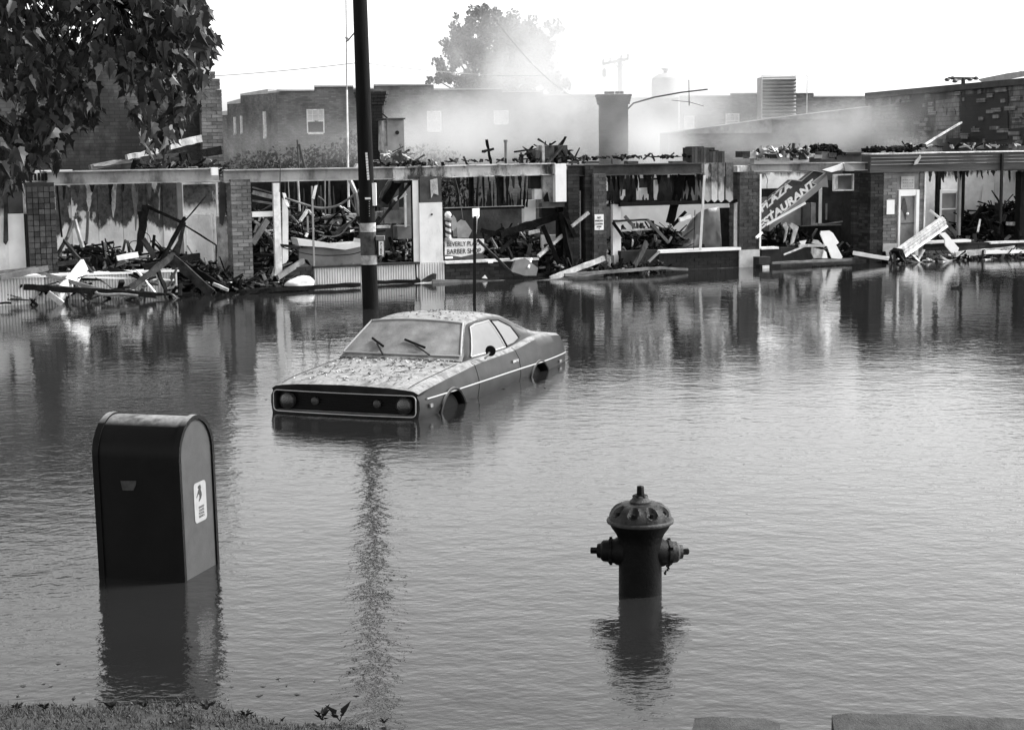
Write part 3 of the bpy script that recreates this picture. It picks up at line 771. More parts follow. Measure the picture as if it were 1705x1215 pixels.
hang_row(s1, 100, 300, 300, 345, 3.1, 9, [M_char, M_char2, M_beamd], 21, (4, 12))
# ribbed planters
for x0, x1, y0, n in ((-140, 74, 466, -.9), (75, 296, 457, -.35)):
    o, a_, b_, zz = ribbed(s1, x0, x1, y0, 490, n, name='ribbed_planter')
    MB().sbox(a_ - .03, b_ + .03, n - .03, n + .5, zz + .002, zz + .035).build('planter_rim', M_whitec, s1)
    MB().sbox(a_ + .03, b_ - .03, n + .142, n + .46, -.3, zz - .03).build('planter_soil', M_soil, s1)
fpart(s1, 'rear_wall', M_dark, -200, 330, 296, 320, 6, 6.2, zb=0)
flush_bricks(s1)

# ---- 2: second shop ---------------------------------------------------------
s2 = shop('burned out shop behind the telephone pole, gutted interior, ribbed wall under its window', 560, 480)
floor(s2, 420, 698)
ibeam(374, 283, 657, 278, 20).build('steel_beam', M_beam, s2)
fpart(s2, 'window_mullion', M_trim, 457, 468, 305, 452, .05, .15, zb=0)
MB().fprism([(470.5, 330), (475, 336), (480, 350), (480, 432), (476, 438), (470.5, 440)], .3, .06).build('door_jamb', M_whitec, s2)
fpart(s2, 'window_mullion', M_gmetal, 520.3, 523, 310, 443, .05, .09)
MB().fprism([(519, 330), (524, 310), (529, 308), (523.5, 332)], .04, .02).build('torn_trim', M_trim, s2)
fpart(s2, 'transom', M_whitec, 420, 457, 352.5, 361, .1, .2); 
MB().bar(fp(420, 320, .3), fp(457, 329, .3), .06, .08).build('transom', M_pale, s2)
o, a_, b_, zz = ribbed(s2, 523, 697, 443, 478, 0)
MB().sbox(a_ - .02, b_ + .02, -.04, .16, zz + .002, zz + .04).build('window_sill', M_char2, s2)
pier(s2, fc(474, 460, 0)[0], fc(522.5, 460, 0)[0], 0, .14, -.12, fc(500, 444, 0)[1], M_brickd, M_mortard, side=None, name='brick_sill_wall')
fpart(s2, 'window_mullion', M_whitec, 688, 697.5, 300, 438, .06, .16)
fpart(s2, 'window_mullion', M_char, 686, 687.6, 300, 440, .08, .12); fpart(s2, 'sash', M_trim, 674, 677, 318, 378, .9, .95)
for x0, x1, y0, y1, mm_, n in ((630, 652, 292, 345, M_sc3, 1.9), (653, 664, 300, 350, M_beamd, 1.85), (640, 674, 346, 372, M_wood, 2.2), (676, 687, 305, 375, M_metal, 1.0), (625, 655, 352, 372, M_pale, 2.3)):
    fpart(s2, 'wall_fragment', mm_, x0, x1, y0, y1, n, n + .1)
MB().fprism([(655, 260), (668, 250), (672, 268), (664, 300), (652, 318), (636, 330), (640, 318), (652, 300), (654, 282)], .9, .2).build('plaster_fragment', M_sc3, s2)
fpart(s2, 'stub_pier', M_brickd, 666, 686, 276, 305, .3, .7)
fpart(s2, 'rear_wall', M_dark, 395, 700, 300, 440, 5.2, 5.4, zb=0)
strip_row(s2, 455, 640, 292, 372, 4.9, 24, [M_char, M_char, M_char2, M_beamd, M_beam], 31, (4, 9), .3)
fpart(s2, 'counter', M_pale, 540, 600, 357, 374, 3.3, 3.6)
MB().fprism([(495, 397), (530, 402), (560, 407), (600, 404), (602, 398), (603, 410), (575, 416), (540, 412), (498, 409)], .5, .5).build('counter_top', M_whitec, s2)
fpart(s2, 'counter', M_metal, 498, 606, 411, 442, .7, .8, zb=.1)
fpart(s2, 'counter', M_beamd, 600, 655, 377, 437, 1.2, 1.3); fpart(s2, 'shelf', M_white, 628, 650, 376, 380, 1.0, 1.2)
fpart(s2, 'cupboard', M_metal, 662, 686, 376, 398, 1.1, 1.4)
fpart(s2, 'pipe', M_gmetal, 511.5, 514, 360, 387, 1.0, 1.04); MB().tube([fp(512, 388, .95), fp(509, 394, .95)], .03, 8).build('pipe', M_whitec, s2)
MB().tube([fp(x, y, .03) for x, y in ((691, 440), (692, 460), (697, 470), (690, 474))], .035, 8).build('downpipe', M_black, s2)

# ---- 3: barber shop ---------------------------------------------------------
s3 = shop('burned barber shop with white sign board and striped pole in its window', 820, 465)
floor(s3, 698, 972)
fpart(s3, 'wall_panel', M_rib, 699, 737, 337.5, 437, .02, .12); fpart(s3, 'wall_panel', M_beamd, 699, 735, 294, 337, .03, .1)
MB().fprism([(716, 300), (728, 297), (730, 325), (722, 322), (718, 330)], .015, .02).build('peeled_strip', M_pale, s3)
MB().tube([fp(719, 357, .0), fp(719, 357, .05)], .02, 10).build('screw_hole', M_black, s3)
ribbed(s3, 698.5, 741, 437.5, 470, 0)
ibeam(655, 278.5, 735, 276, 22).build('steel_beam', M_beamp, s3)
ibeam(735.3, 275.5, 925, 271.5, 20).build('steel_beam', M_beamp, s3)
for x0, x1, y0, y1, n in ((742, 925, 348, 430, 2.2),): fpart(s3, 'rear_wall', M_beamd, x0, x1, y0, y1, n, n + .15, zb=0)
fpart(s3, 'window_head', M_char, 739, 873, 345.5, 349, .12, .2); fpart(s3, 'window_head', M_metal, 741, 872, 344, 345.3, .1, .2)
strip_row(s3, 738, 880, 300, 345, .15, 26, M_char, 41, (3, 6), .7); hang_row(s3, 740, 900, 292, 345, 1.9, 16, [M_char, M_char2], 42, (3, 8))
fpart(s3, 'charred_post', M_char, 830, 839, 292, 346, .3, .4); fpart(s3, 'charred_post', M_char, 783, 789, 292, 346, .3, .4)
for x0, x1, y0, y1, mm_, n in ((925, 943, 273, 336, M_whitec, .0), (904, 922, 292, 336, M_pale, .2), (890, 903, 315, 332, M_white, .25), (883, 903, 292, 314, M_black, .3), (873, 892, 333, 373, M_whitec, .5), (902, 930, 346, 362, M_brickd, .5), (902, 940, 337, 345, M_beamd, .1)):
    fpart(s3, 'plaster_block', mm_, x0, x1, y0, y1, n, n + .14)
MB().fprism([(906, 330), (912, 320), (915, 336), (908, 336)], .1, .05).build('peeled_strip', M_char, s3)
a_ = fc(741.5, 450, 0)[0]; b_ = fc(896, 450, 0)[0]; zs = fc(820, 436, 0)[1]
pier(s3, a_, b_, 0, .2, -.12, zs, M_brickd, M_mortard, side=None, name='brick_sill_wall')
MB().sbox(a_, b_, -.05, .24, zs + .002, zs + .045).build('window_sill', M_trim, s3)
fpart(s3, 'vent_plate', M_whitec, 813, 821, 435.8, 438.2, -.075, -.052)
MB().fprism([(851, 452), (858, 434), (875, 430), (896, 446), (893, 459), (873, 459)], -.35, .08).build('fallen_panel', M_metal, s3)
fpart(s3, 'door', M_whitec, 902, 932, 391, 442, .6, .66, zb=.05)
fpart(s3, 'charred_post', M_char, 930, 943, 336, 445, .35, .5, zb=0); fpart(s3, 'door_frame', M_pale, 941, 947, 340, 442, .3, .4, zb=0)
fpart(s3, 'wall_fragment', M_stone, 757, 772, 372, 394, 1.0, 1.1)
bp_ = empty('barber_pole', tuple(fp(746.5, 397, -.02)), 'striped barber pole with a pale globe beside the white sign board', 'barber pole')
def stripe_mat():
    m = bpy.data.materials.new('barber_stripes'); t, N, L, P = nodes_of(m)
    sx = N.new('ShaderNodeSeparateXYZ'); tc = N.new('ShaderNodeTexCoord'); L.new(tc.outputs['Object'], sx.inputs[0])
    an_ = mth(t, 'ARCTAN2', sx.outputs[1], sx.outputs[0])
    v = mth(t, 'FRACT', mth(t, 'ADD', mth(t, 'MULTIPLY', an_, 1 / 6.2832), mth(t, 'MULTIPLY', sx.outputs[2], 8.5)))
    L.new(mr(t, v, .48, .52, .6, .03), P.inputs['Base Color']); P.inputs['Roughness'].default_value = .2
    return m
c = fp(746.5, 397, .08); zt_ = fc(746.5, 367, .08)[1]; zb_ = c.z
MB().lathe([(.058, 0), (.058, zt_ - zb_)], c, 20).build('striped_cylinder', stripe_mat(), bp_, smooth=True)
bp_.children[0].location = c - Vector(bp_.location); 
for v_ in bp_.children[0].data.vertices: v_.co -= (c - Vector(bp_.location))
MB().lathe([(.06, 0), (.075, .02), (.075, .05), (.05, .06)], Vector((c.x, c.y, zt_)), 16).build('collar', M_gmetal, bp_, smooth=True)
MB().lathe([(.075, -.05), (.075, 0), (.06, .02)], c, 16).build('collar', M_gmetal, bp_, smooth=True)
gp = Vector((c.x, c.y, zt_ + .11)); MB().lathe([(.07 * math.sin(a), -.07 * math.cos(a)) for a in [math.pi * i / 10 + .01 for i in range(11)]], gp, 18).build('globe', mat('milk_glass', .8, .15, .05, 3, 0), bp_, smooth=True)
# sign board
sg = empty('sign_board', tuple(fp(773, 431, .1)), 'white board reading BEVERLY PLAZA BARBER SHOP in the burned shop window', 'sign')
MB().fprism([(741, 397), (806, 398), (806, 417), (801, 422), (806, 431.5), (741, 431.5)], .10, .02).build('board', mat('smudged_sign_white', .7, .5, .12, 6, .03), sg)
M_ink = mat('sign_ink', .03, .6, .4, 14, .0)
def ftext(body, px, py, hpx, n, parent, m=M_ink, sx=1.0, bold=.006, dirpx=None, slant=None, align='LEFT'):
    o = fp(px, py, n - .003); x = EV; y = Vector((0, 0, 1)); size = hpx / 80 / .70
    if dirpx:
        q = fp(px + dirpx[0], py + dirpx[1], n - .003) - o; x = q.normalized()
        y = (-NV).cross(x).normalized()
        if slant: y = (y + x * slant)
    M = Matrix.Translation(o) @ Matrix((x, y, -NV)).transposed().to_4x4()
    return text_mesh(body, size, m, M, parent, bold=bold, sx=sx, align=align)
ftext('BEVERLY PLAZA', 744, 410.5, 7.4, .10, sg, sx=.80, bold=.0); ftext('BARBER SHOP', 744, 423.5, 8.2, .10, sg, sx=.80, bold=.0)
MB().fprism([(741, 424.5), (752, 425.5), (768, 428), (790, 423), (801, 421), (806, 425), (806, 431.6), (741, 431.6)], .09, .006).build('soot_smear', M_beamd, sg)
fpart(sg, 'paper_scrap', M_whitec, 741.5, 754, 427, 430.6, .078, .084)
flush_bricks(s3)

# ---- 4: pier group and fourth shop ------------------------------------------
s4 = shop('burned shop with crumpled sheet metal in its window between brick piers', 1100, 450)
floor(s4, 972, 1232)
ppier(s4, 947, 965, 282, 446, .05, .42, zb=-.1, mt=M_brickd, mm=M_mortard)
ppier(s4, 989, 1010, 289, 456, -.1, .40, zb=-.12, mt=M_brick)
ppier(s4, 975, 988.3, 275, 452, .0, .42, zb=-.1, mt=M_brickd, mm=M_mortard, side=None)
fpart(s4, 'door_frame', M_trim, 965.5, 973, 318, 441, .25, .35, zb=0); fpart(s4, 'door_frame', M_whitec, 973.2, 975.5, 390, 412, .1, .2)
fpart(s4, 'door_frame', M_whitec, 1020.5, 1034, 340, 436, .25, .35, zb=0); fpart(s4, 'door_frame', M_trim, 1008.5, 1022, 335, 339, .26, .34)
fpart(s4, 'wall_fragment', M_brick, 1009.5, 1016, 345, 394, .05, .12); fpart(s4, 'wall_fragment', M_whitec, 1009, 1012, 294, 318, .5, .6)
fpart(s4, 'stone_base', M_stone, 1022.5, 1030, 425, 441, .12, .24)
ibeam(948, 275, 1172, 271, 19).build('steel_beam', M_beamd, s4)
for x0, x1 in ((953, 963), (975, 998), (1046, 1063), (1120, 1143)):
    MB().fbox(x0, x1, 268.5, 272.8, .05, .25).build('masonry_block', M_beamd, s4)
hang_row(s4, 1010, 1172, 291, 330, .35, 22, [M_char, M_char, M_char2], 51, (4, 10)); strip_row(s4, 1010, 1175, 312, 340, .2, 26, M_char, 52, (4, 9), .8)
fpart(s4, 'window_head', M_char, 1033, 1231, 335, 341, .1, .2)
for x0, x1, y0 in ((1034, 1041, 316), (1066, 1080, 313), (1061, 1064, 296), (1090, 1096, 300)): fpart(s4, 'plaster_fragment', M_white, x0, x1, y0, 333, .5, .55)
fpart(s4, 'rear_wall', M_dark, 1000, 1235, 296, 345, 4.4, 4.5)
fpart(s4, 'rear_wall', M_rib, 1034, 1228, 341, 440, 1.9, 2.0, zb=0)
fpart(s4, 'opening', M_dark, 1190, 1228, 346, 415, 1.7, 1.75); frame(s4, 'window_frame', M_trim, 1225.5, 1232.5, 337, 416, .03, .08, .1)
for a_, b_ in ((1173, 1184), (1184.8, 1195), (1196, 1206), (1209, 1221)):
    MB().fprism([(a_, 271 + rnd.uniform(-1, 3)), (b_, 270 + rnd.uniform(-1, 3)), (b_ - .4, 333), ((a_ + b_) / 2, 337), (a_ + .3, 332)], .05 + rnd.uniform(0, .04), .05).build('plaster_panel', mat_scorch('sooty_panel', .58, .08, 1.9, .8, .12), s4)
for a_, b_, y_ in ((1130, 1140, 290), (1141, 1150, 300), (1150.5, 1160, 292), (1160.5, 1171, 288)):
    MB().fprism([(a_, y_), (b_, y_ + 3), (b_ + 1, 338), (a_ - 3, 338)], .5, .04).build('plaster_panel', mat_scorch('sooty_panel_low', .32, .05, 1.7, .9, .15), s4)
a_ = fc(1097, 430, 0)[0]; b_ = fc(1231, 430, 0)[0]; zs = fc(1165, 419, 0)[1]
pier(s4, a_, b_, 0, .22, -.12, zs, M_brick, M_mortard, side='L', name='brick_sill_wall')
MB().sbox(a_ - .02, b_ + .02, -.04, .26, zs + .002, zs + .06).build('window_sill', M_whitec, s4)
fpart(s4, 'brick_sill_wall', M_brickd, 1034, 1096, 417, 440, .05, .2, zb=-.1)
for i in range(11):
    rr_ = rnd.uniform(0, 4); MB().fbox(1152 + i * 5, 1156.5 + i * 5, 243 + rr_ if i < 5 else 250 + rr_, 271, .1, .4).build('parapet_fragment', [M_brickd, M_beamd, M_char2][i % 3], s4)
for x0, x1, y0 in ((1147, 1153, 246), (1155, 1172, 244), (1173, 1190, 246), (876, 0, 0)):
    if x1: fpart(s4, 'parapet_fragment', M_char2, x0, x1, y0, 270, .42, .7)
# crumpled sheet metal
rows = []; r_ = random.Random(9)
for j in range(9):
    v = j / 8; row = []
    for i in range(13):
        u = i / 12
        x = 1120 + (1200 - 1120) * u + (1 - v) * 34 * (1 - u) ** 1.5 * (1) - 2 + v * 4; y = (350 - 6 * u + 14 * (1 - u) ** 2) * (1 - v) + 414 * v
        n = .55 + .12 * math.sin(u * 7 + v * 2.2) + .07 * mnoise.noise(Vector((u * 4, v * 4, 2))) + .3 * (1 - v)
        row.append(fp(x, y, n))
    rows.append(row)
sm = MB().grid(rows).build('sheet_metal', M_metal, label='big crumpled grey metal sheet leaning inside the shop window beside a thin white pole', cat='metal sheet', smooth=30)
so = sm.modifiers.new('thickness', 'SOLIDIFY'); so.thickness = .008
flush_bricks(s4)

# ---- 5: restaurant -------------------------------------------------------------
s5 = shop('burned restaurant with dark recessed entrance and a fallen sign', 1350, 440)
floor(s5, 1232, 1452, 6.5)
ppier(s5, 1231.5, 1264.5, 287, 416, 0, .45, mt=M_brick)
fpart(s5, 'stone_base', M_stone, 1231, 1265, 416, 446, -.03, .46, zb=-.2)
fpart(s5, 'window_trim', M_whitec, 1265, 1267.6, 290, 414, -.02, .05)
fpart(s5, 'window_sill', M_trim, 1267.8, 1297, 411.5, 415, -.02, .2)
ibeam(1256, 272, 1450, 270, 15).build('steel_beam', M_beam, s5); 
fpart(s5, 'beam_cap', M_beamp, 1228, 1248, 276, 286, .0, .3); 
fpart(s5, 'parapet', mat_scorch('parapet_plaster', .5, .05, 9, .1, .1), 1256, 1347, 256, 271, .3, .5)
for i in range(13): 
    x = 1236 + i * 12; y = 252 + (i * 37 % 7); MB().fbox(x, x + 13, y, 262 + (i % 3) * 2, .25 + (i % 2) * .02, .55).build('parapet_fragment', [M_char2, M_pale, M_metal, M_beamd][i % 4], s5)
fpart(s5, 'parapet', M_metal, 1348, 1452, 255, 270, 1.2, 1.4); fpart(s5, 'parapet', M_beamd, 1396, 1452, 253, 256, 1.0, 1.5)
fpart(s5, 'wall_panel', M_sc5, 1266, 1366, 287, 313, 4.0, 4.1); fpart(s5, 'wall_panel', M_char, 1266, 1366, 313.3, 327, 3.9, 4.05); fpart(s5, 'wall_panel', M_beam, 1266, 1300, 328, 350, 4.2, 4.3)
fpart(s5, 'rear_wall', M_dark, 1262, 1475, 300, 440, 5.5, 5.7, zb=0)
for x0, x1 in ((1337, 1349), (1350, 1358)): fpart(s5, 'wall_panel', M_wood if x0 > 1340 else M_beamd, x0, x1, 338, 380, 3.0, 3.1)
fpart(s5, 'wall_panel', M_metal, 1302, 1337, 345, 382, 3.2, 3.3)
fpart(s5, 'door_post', M_whitec, 1365.5, 1368.5, 312, 374, 1.2, 1.26); fpart(s5, 'post_foot', M_pale, 1363, 1371, 372, 375, 1.15, 1.3)
fpart(s5, 'door_post', M_wood, 1375.5, 1377.5, 339, 366, 1.8, 1.84)
fpart(s5, 'transom_panel', M_metal, 1396, 1420, 292, 316, .9, .95); frame(s5, 'transom_frame', M_trim, 1388, 1422, 290, 318, .03, .85, .05); fpart(s5, 'transom_panel', M_trim, 1388.5, 1395.5, 291, 315, .92, .95)
fpart(s5, 'counter', M_brickd, 1300, 1352, 412, 436, .5, .8, zb=-.05); fpart(s5, 'counter', M_char, 1330, 1420, 376, 420, 1.5, 1.9, zb=0)
ppier(s5, 1421, 1448, 283, 440, .9, .5, zb=-.1, mt=M_brickd, mm=M_mortard, side=None)
fpart(s5, 'step_block', M_brickd, 1264, 1283, 428, 437, -.35, -.1, zb=-.25); 
ms = empty('water_meter_box', tuple(fp(1276, 447, -.5)), 'small dark box with a pale plate at the waterline beside the stone pier base', 'box')
MB().fbox(1266, 1283, 440, 449, -.5, -.3, zb=-.2).build('body', M_black, ms); fpart(ms, 'plate', M_trim, 1270, 1281, 442, 447, -.52, -.502)
fpart(s5, 'brick_sill_wall', M_brickd, 1268, 1300, 415.5, 436, .0, .15, zb=-.1)
flush_bricks(s5)

# fallen sign, two boards
fs = empty('fallen_sign', tuple(fp(1300, 375, .5)), 'fallen sign box slanting across the entrance, white letters PLAZA RESTAURANT', 'sign')
nS = .52
M_signf = mat('sign_enamel', .06, .45, .45, 6, .1, 30); M_signe = mat('sign_edge', .5, .5, .3, 8, .1)
MB().fprism([(1252, 357), (1318, 299.5), (1334, 301.5), (1354.5, 284.5), (1374, 287.6), (1351.5, 304.5), (1359.5, 307), (1281, 374.5), (1240, 400)], nS, .16).build('board', M_signf, fs)
M_let = mat('sign_lettering', .85, .5, .2, 9, .0)
def ed(p0, p1): MB().bar(fp(p0[0], p0[1], nS - .012), fp(p1[0], p1[1], nS - .012), .02, .018).build('edge_trim', M_signe, fs)
for p0, p1 in (((1252, 357), (1318, 299.5)), ((1318, 299.5), (1334, 301.5)), ((1334, 301.5), (1354.5, 284.5)), ((1354.5, 284.5), (1374, 287.6)), ((1374, 287.6), (1351.5, 304.5)), ((1351.5, 304.5), (1359.5, 307)), ((1359.5, 307), (1281, 374.5))): ed(p0, p1)
MB().fprism([(1377, 291), (1379, 312), (1370, 311), (1362, 318), (1281, 385), (1281, 376), (1359.8, 308)], nS + .1, .25).build('side_panel', M_metal, fs)
ftext('PLAZA', 1268, 354, 12.0, nS, fs, M_let, sx=1.45, bold=.010, dirpx=(62, -52), slant=.15)
ftext('RESTAURANT', 1256, 391, 12.5, nS, fs, M_let, sx=1.34, bold=.010, dirpx=(108, -88), slant=.2)
ftext('&', 1283, 355, 5, nS, fs, M_let, sx=1.0, bold=.002, dirpx=(62, -52), slant=.15)
MB().bar(fp(1276, 374, .3), fp(1341, 338, .3), .03, .05).build('bracket_rail', M_whitec, fs)

# ---- 6: corner shop on the right ------------------------------------------------
s6 = shop('brick corner shop at the right end with white door frame and rubble behind its windows', 1590, 430)
floor(s6, 1452, 2050)
fas = MB(); fas.fbox(1449, 1900, 258.5, 283, -.04, .3, zt=fc(1475, 258.5, 0)[1]); fas.build('fascia', mat('fascia_boards', .075, .8, .5, 1.5, .4, 12, stretch=(.4, .4, 6)), s6)
sA, zA = fc(1449, 257.5, 0); sB = fc(1900, 257, 0)[0]
MB().sbox(sA, sB, -.06, .34, zA + .004, zA + .03).build('fascia_cap', M_trim, s6)
for i in range(3): MB().sbox(sA, sB, -.052, -.04, zA - .08 - i * .075, zA - .07 - i * .075).build('fascia_batten', M_beam, s6)
ppier(s6, 1449, 1470.5, 284, 440, .0, .45, zb=-.1, mt=M_brickd, mm=M_mortard)
ppier(s6, 1471, 1493, 284, 406, 0, .3, mt=M_brick2, side=None); fpart(s6, 'stone_base', M_stone, 1470.5, 1494, 406, 434, -.03, .3, zb=-.15)
fpart(s6, 'lintel', mat('stained_render', .2, .8, .5, 2, .2), 1493.5, 1537.5, 284, 315.6, .05, .3)
ds = fpart(s6, 'door_frame', M_whitec, 1496, 1499, 316, 430, -.02, .12, zb=-.05); fpart(s6, 'door_frame', M_whitec, 1525, 1530, 316, 430, -.02, .12, zb=-.05); fpart(s6, 'door_frame', M_whitec, 1499.1, 1524.9, 316, 326, -.018, .118)
dr = fpart(s6, 'door', mat('grey_door_glass', .2, .25, .35, 4, .05), 1499.3, 1524.7, 326.4, 430, .05, .08, zb=-.05)
for poly in ([(1500, 348), (1504, 330), (1507, 330), (1511, 348), (1508, 366), (1504, 352)],): MB().fprism(poly, .035, .01).build('soot_stain', M_beamd, s6)
fpart(s6, 'door_rail', M_beamd, 1499.5, 1522, 371, 372.5, .03, .045); MB().lathe([(.0, -.03), (.03, -.02), (.035, 0), (.02, .03)], fp(1511, 356, .02), 10).build('door_knob', M_whitec, s6)
ppier(s6, 1530.6, 1538.6, 284, 432, .02, .3, zb=-.1, mt=M_brick2, side=None)
fpart(s6, 'window_trim', M_trim, 1539, 1541, 287, 404, .0, .08)
fpart(s6, 'window_sill', M_whitec, 1539.5, 1617, 400.5, 404.5, -.05, .2); fpart(s6, 'window_sill', M_trim, 1650, 1900, 398, 401, -.05, .2)
a_ = fc(1539, 420, 0)[0]; b_ = fc(1900, 420, 0)[0]; zs = fc(1600, 405, 0)[1]
pier(s6, a_, b_, 0, .2, -.1, zs, M_brick, M_mortard, side=None, name='brick_sill_wall')
for x0, x1, mm_ in ((1541, 1560, M_sc5), (1560.5, 1566, M_char), (1566, 1597, M_sc5), (1597.5, 1600, M_trim), (1603.5, 1605.5, M_char), (1606, 1655, M_sc5), (1655.5, 1703, M_sc5), (1703.5, 1900, M_sc5)):
    fpart(s6, 'wall_panel', mm_, x0, x1, 285, 406, 3.0 if x0 > 1600 else 2.2, 3.1 if x0 > 1600 else 2.3, zb=0)
MB().fprism([(1630, 380), (1639, 306), (1655, 304.5), (1655, 352), (1637, 360)], 2.9, .03).build('wall_panel', M_whitec, s6)
frame(s6, 'door_frame', M_whitec, 1565, 1598, 316, 404, .05, 2.0, .1); fpart(s6, 'door', M_metal, 1568, 1594, 322, 400, 2.1, 2.15, zb=0); fpart(s6, 'door_rail', M_whitec, 1569, 1593, 347, 349, 2.05, 2.09)
fpart(s6, 'charred_post', M_char, 1561, 1565, 285, 365, 1.5, 1.6); fpart(s6, 'charred_post', M_metal, 1597, 1600.5, 290, 392, .6, .68); fpart(s6, 'charred_post', M_char, 1603, 1606, 296, 365, 1.5, 1.57)
hang_row(s6, 1545, 1700, 284, 306, .4, 18, [M_char, M_char2, M_beamd, M_white], 61, (4, 10))
fpart(s6, 'downspout', M_black, 1666.8, 1670, 256, 370, -.1, -.05)
fpart(s6, 'charred_post', M_char, 1699, 1712, 286, 400, .1, .3)
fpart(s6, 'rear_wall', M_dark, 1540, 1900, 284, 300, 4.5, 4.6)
flush_bricks(s6)

# signs fixed on the piers
np_ = empty('parking_sign', tuple(fp(997, 383, -.13)), 'small white NO PARKING LOADING ZONE sign on the middle brick pier', 'sign')
fpart(np_, 'plate', M_whitec, 990.2, 1005.2, 357, 383, -.135, -.128)
for tx, y, h in (('NO', 364, 3.4), ('PARKING', 369, 2.9), ('LOADING', 374, 2.6), ('ZONE', 378.5, 2.6)): ftext(tx, 997.7, y, h, -.135, np_, M_beamd, sx=.85, bold=.0, align='CENTER')
MB().fbox(997.2, 998.2, 379.5, 382, -.138, -.1355).build('screw_hole', M_black, np_)
tag(fpart(None, 'paper_notice', M_whitec, 1476.7, 1489.5, 333, 357, -.03, -.01), 'blank white notice on the brick pier left of the white door frame', 'notice')
nb = empty('notice_board', tuple(fp(1511, 314, .03)), 'faded pale notice board above the white door frame', 'notice')
fpart(nb, 'board', mat('faded_board', .38, .7, .25, 6, .05), 1500.5, 1522.5, 294, 314.5, .02, .045)
r_ = random.Random(2)
for y in (299, 304, 309.5):
    for k in range(5): fpart(nb, 'faded_mark', M_metal, 1503.5 + k * 3.7, 1503.5 + k * 3.7 + r_.uniform(1.2, 2.6), y, y + 1.3, .012, .018)

# ================================================================== THE CAR
def interp(tab, u):
    """smooth interpolation in a table of (u, a, b, ...)"""
    if u <= tab[0][0]: return tab[0][1:]
    if u >= tab[-1][0]: return tab[-1][1:]
    for i in range(len(tab) - 1):
        if tab[i][0] <= u <= tab[i + 1][0]: break
    p0 = tab[max(i - 1, 0)]; p1 = tab[i]; p2 = tab[i + 1]; p3 = tab[min(i + 2, len(tab) - 1)]
    h = p2[0] - p1[0]; t = (u - p1[0]) / h; out = []
    for k in range(1, len(p1)):
        m1 = (p2[k] - p0[k]) / max(p2[0] - p0[0], 1e-6) * h; m2 = (p3[k] - p1[k]) / max(p3[0] - p1[0], 1e-6) * h
        t2, t3 = t * t, t * t * t
        out.append((2 * t3 - 3 * t2 + 1) * p1[k] + (t3 - 2 * t2 + t) * m1 + (-2 * t3 + 3 * t2) * p2[k] + (t3 - t2) * m2)
    return tuple(out)
M_paint = mat('car_paint', .022, .32, .45, 5, .015, 60, metal=0, space='object', dust_sheen=(.29, .62, .95), spec=.10)
M_dusty = mat('dusty_windscreen', .17, .75, .4, 5, .25, 60, space='object')
M_side_glass = mat('fogged_side_glass', .15, .45, .15, 2.5, .03, 30, space='object')
M_chrome = mat('chrome', .55, .18, .1, 4, .0, metal=.9, space='object')
M_ctrim = mat('bright_trim', .42, .3, .1, 4, .0, metal=.3, space='object')
M_hlring = mat('headlight_ring', .10, .3, .1, 4, .0, metal=.6, space='object')
M_grille = mat('grille_black', .006, .4, .3, 6, .0, space='object')
M_rubber = mat('tyre_rubber', .006, .8, .3, 6, .2, space='object')
M_leafl = mat('dead_leaf', .09, .8, .5, 9, .2, space='object')
M_mud = mat('dried_mud', .5, .9, .3, 9, .6, 40, space='object')
CTH = 1.2137; CSINK = .465
car = empty('parked_car', (-.95, 19.50, -CSINK - .045), 'two door fastback car sunk to its wheel arches, mud on its bonnet', 'car', rot=(0, .020, CTH))
def cp_(u, v, z): return Vector((u - 2.4, -v, z))
# u: half width at sill, half width at waist, waist z, shoulder half width, shoulder z, top z at edge, centre z
BODY = [(.03, .78, .860, .60, .825, .735, .765, .795), (.12, .79, .872, .60, .830, .750, .785, .815), (.45, .80, .888, .61, .835, .780, .822, .858), (.9, .80, .900, .62, .835, .815, .852, .893), (1.3, .80, .905, .63, .835, .842, .880, .918),
        (1.65, .80, .908, .64, .830, .865, .900, .935), (2.3, .80, .910, .64, .820, .880, .905, .93), (2.9, .80, .912, .64, .815, .892, .912, .935), (3.3, .80, .920, .65, .820, .925, .945, .955),
        (3.7, .80, .928, .66, .815, .955, .972, .985), (4.1, .79, .915, .66, .800, .950, .968, .985), (4.5, .77, .89, .64, .785, .928, .948, .965), (4.78, .74, .855, .62, .760, .895, .915, .932), (4.85, .72, .83, .60, .73, .86, .88, .90)]
def section(u):
    ws, ww, zw, wsh, zsh, ze, zc = interp(BODY, u)
    half = [(ws, .20), (ws + .02, .30), (ww - .02, .45), (ww, zw - .03), (ww - .004, zw + .05), (ww - .03, (zw + zsh) / 2 + .03), (wsh + .02, zsh - .012), (wsh - .03, zsh + .016), (wsh - .12, ze), (wsh - .30, ze + (zc - ze) * .55), (.28, zc - .006), (0, zc)]
    return half
NU = 96; rows = []
for i in range(NU + 1):
    u = .03 + 4.82 * i / NU; hs = section(u)
    bow = .0
    if u < .6: bow = (.6 - u) / .57          # the nose is bowed a little in plan
    row = [cp_(u + .05 * bow * (v / .85) ** 2, v, z) for v, z in hs] + [cp_(u + .05 * bow * (v / .85) ** 2, -v, z) for v, z in hs[-2::-1]]
    rows.append(row)
b = MB(); b.grid(rows, close=True)
n = len(rows[0]); b.add(rows[-1], [tuple(range(n))])
# closed nose set back behind the grille opening
nose = [cp_(.20, v, z) for v, z in section(.20)] + [cp_(.20, -v, z) for v, z in section(.20)[-2::-1]]
b.add([p * 1 for p in rows[0]], [tuple(range(n))])
body = b.build('body', M_paint, car, local=True, smooth=38)
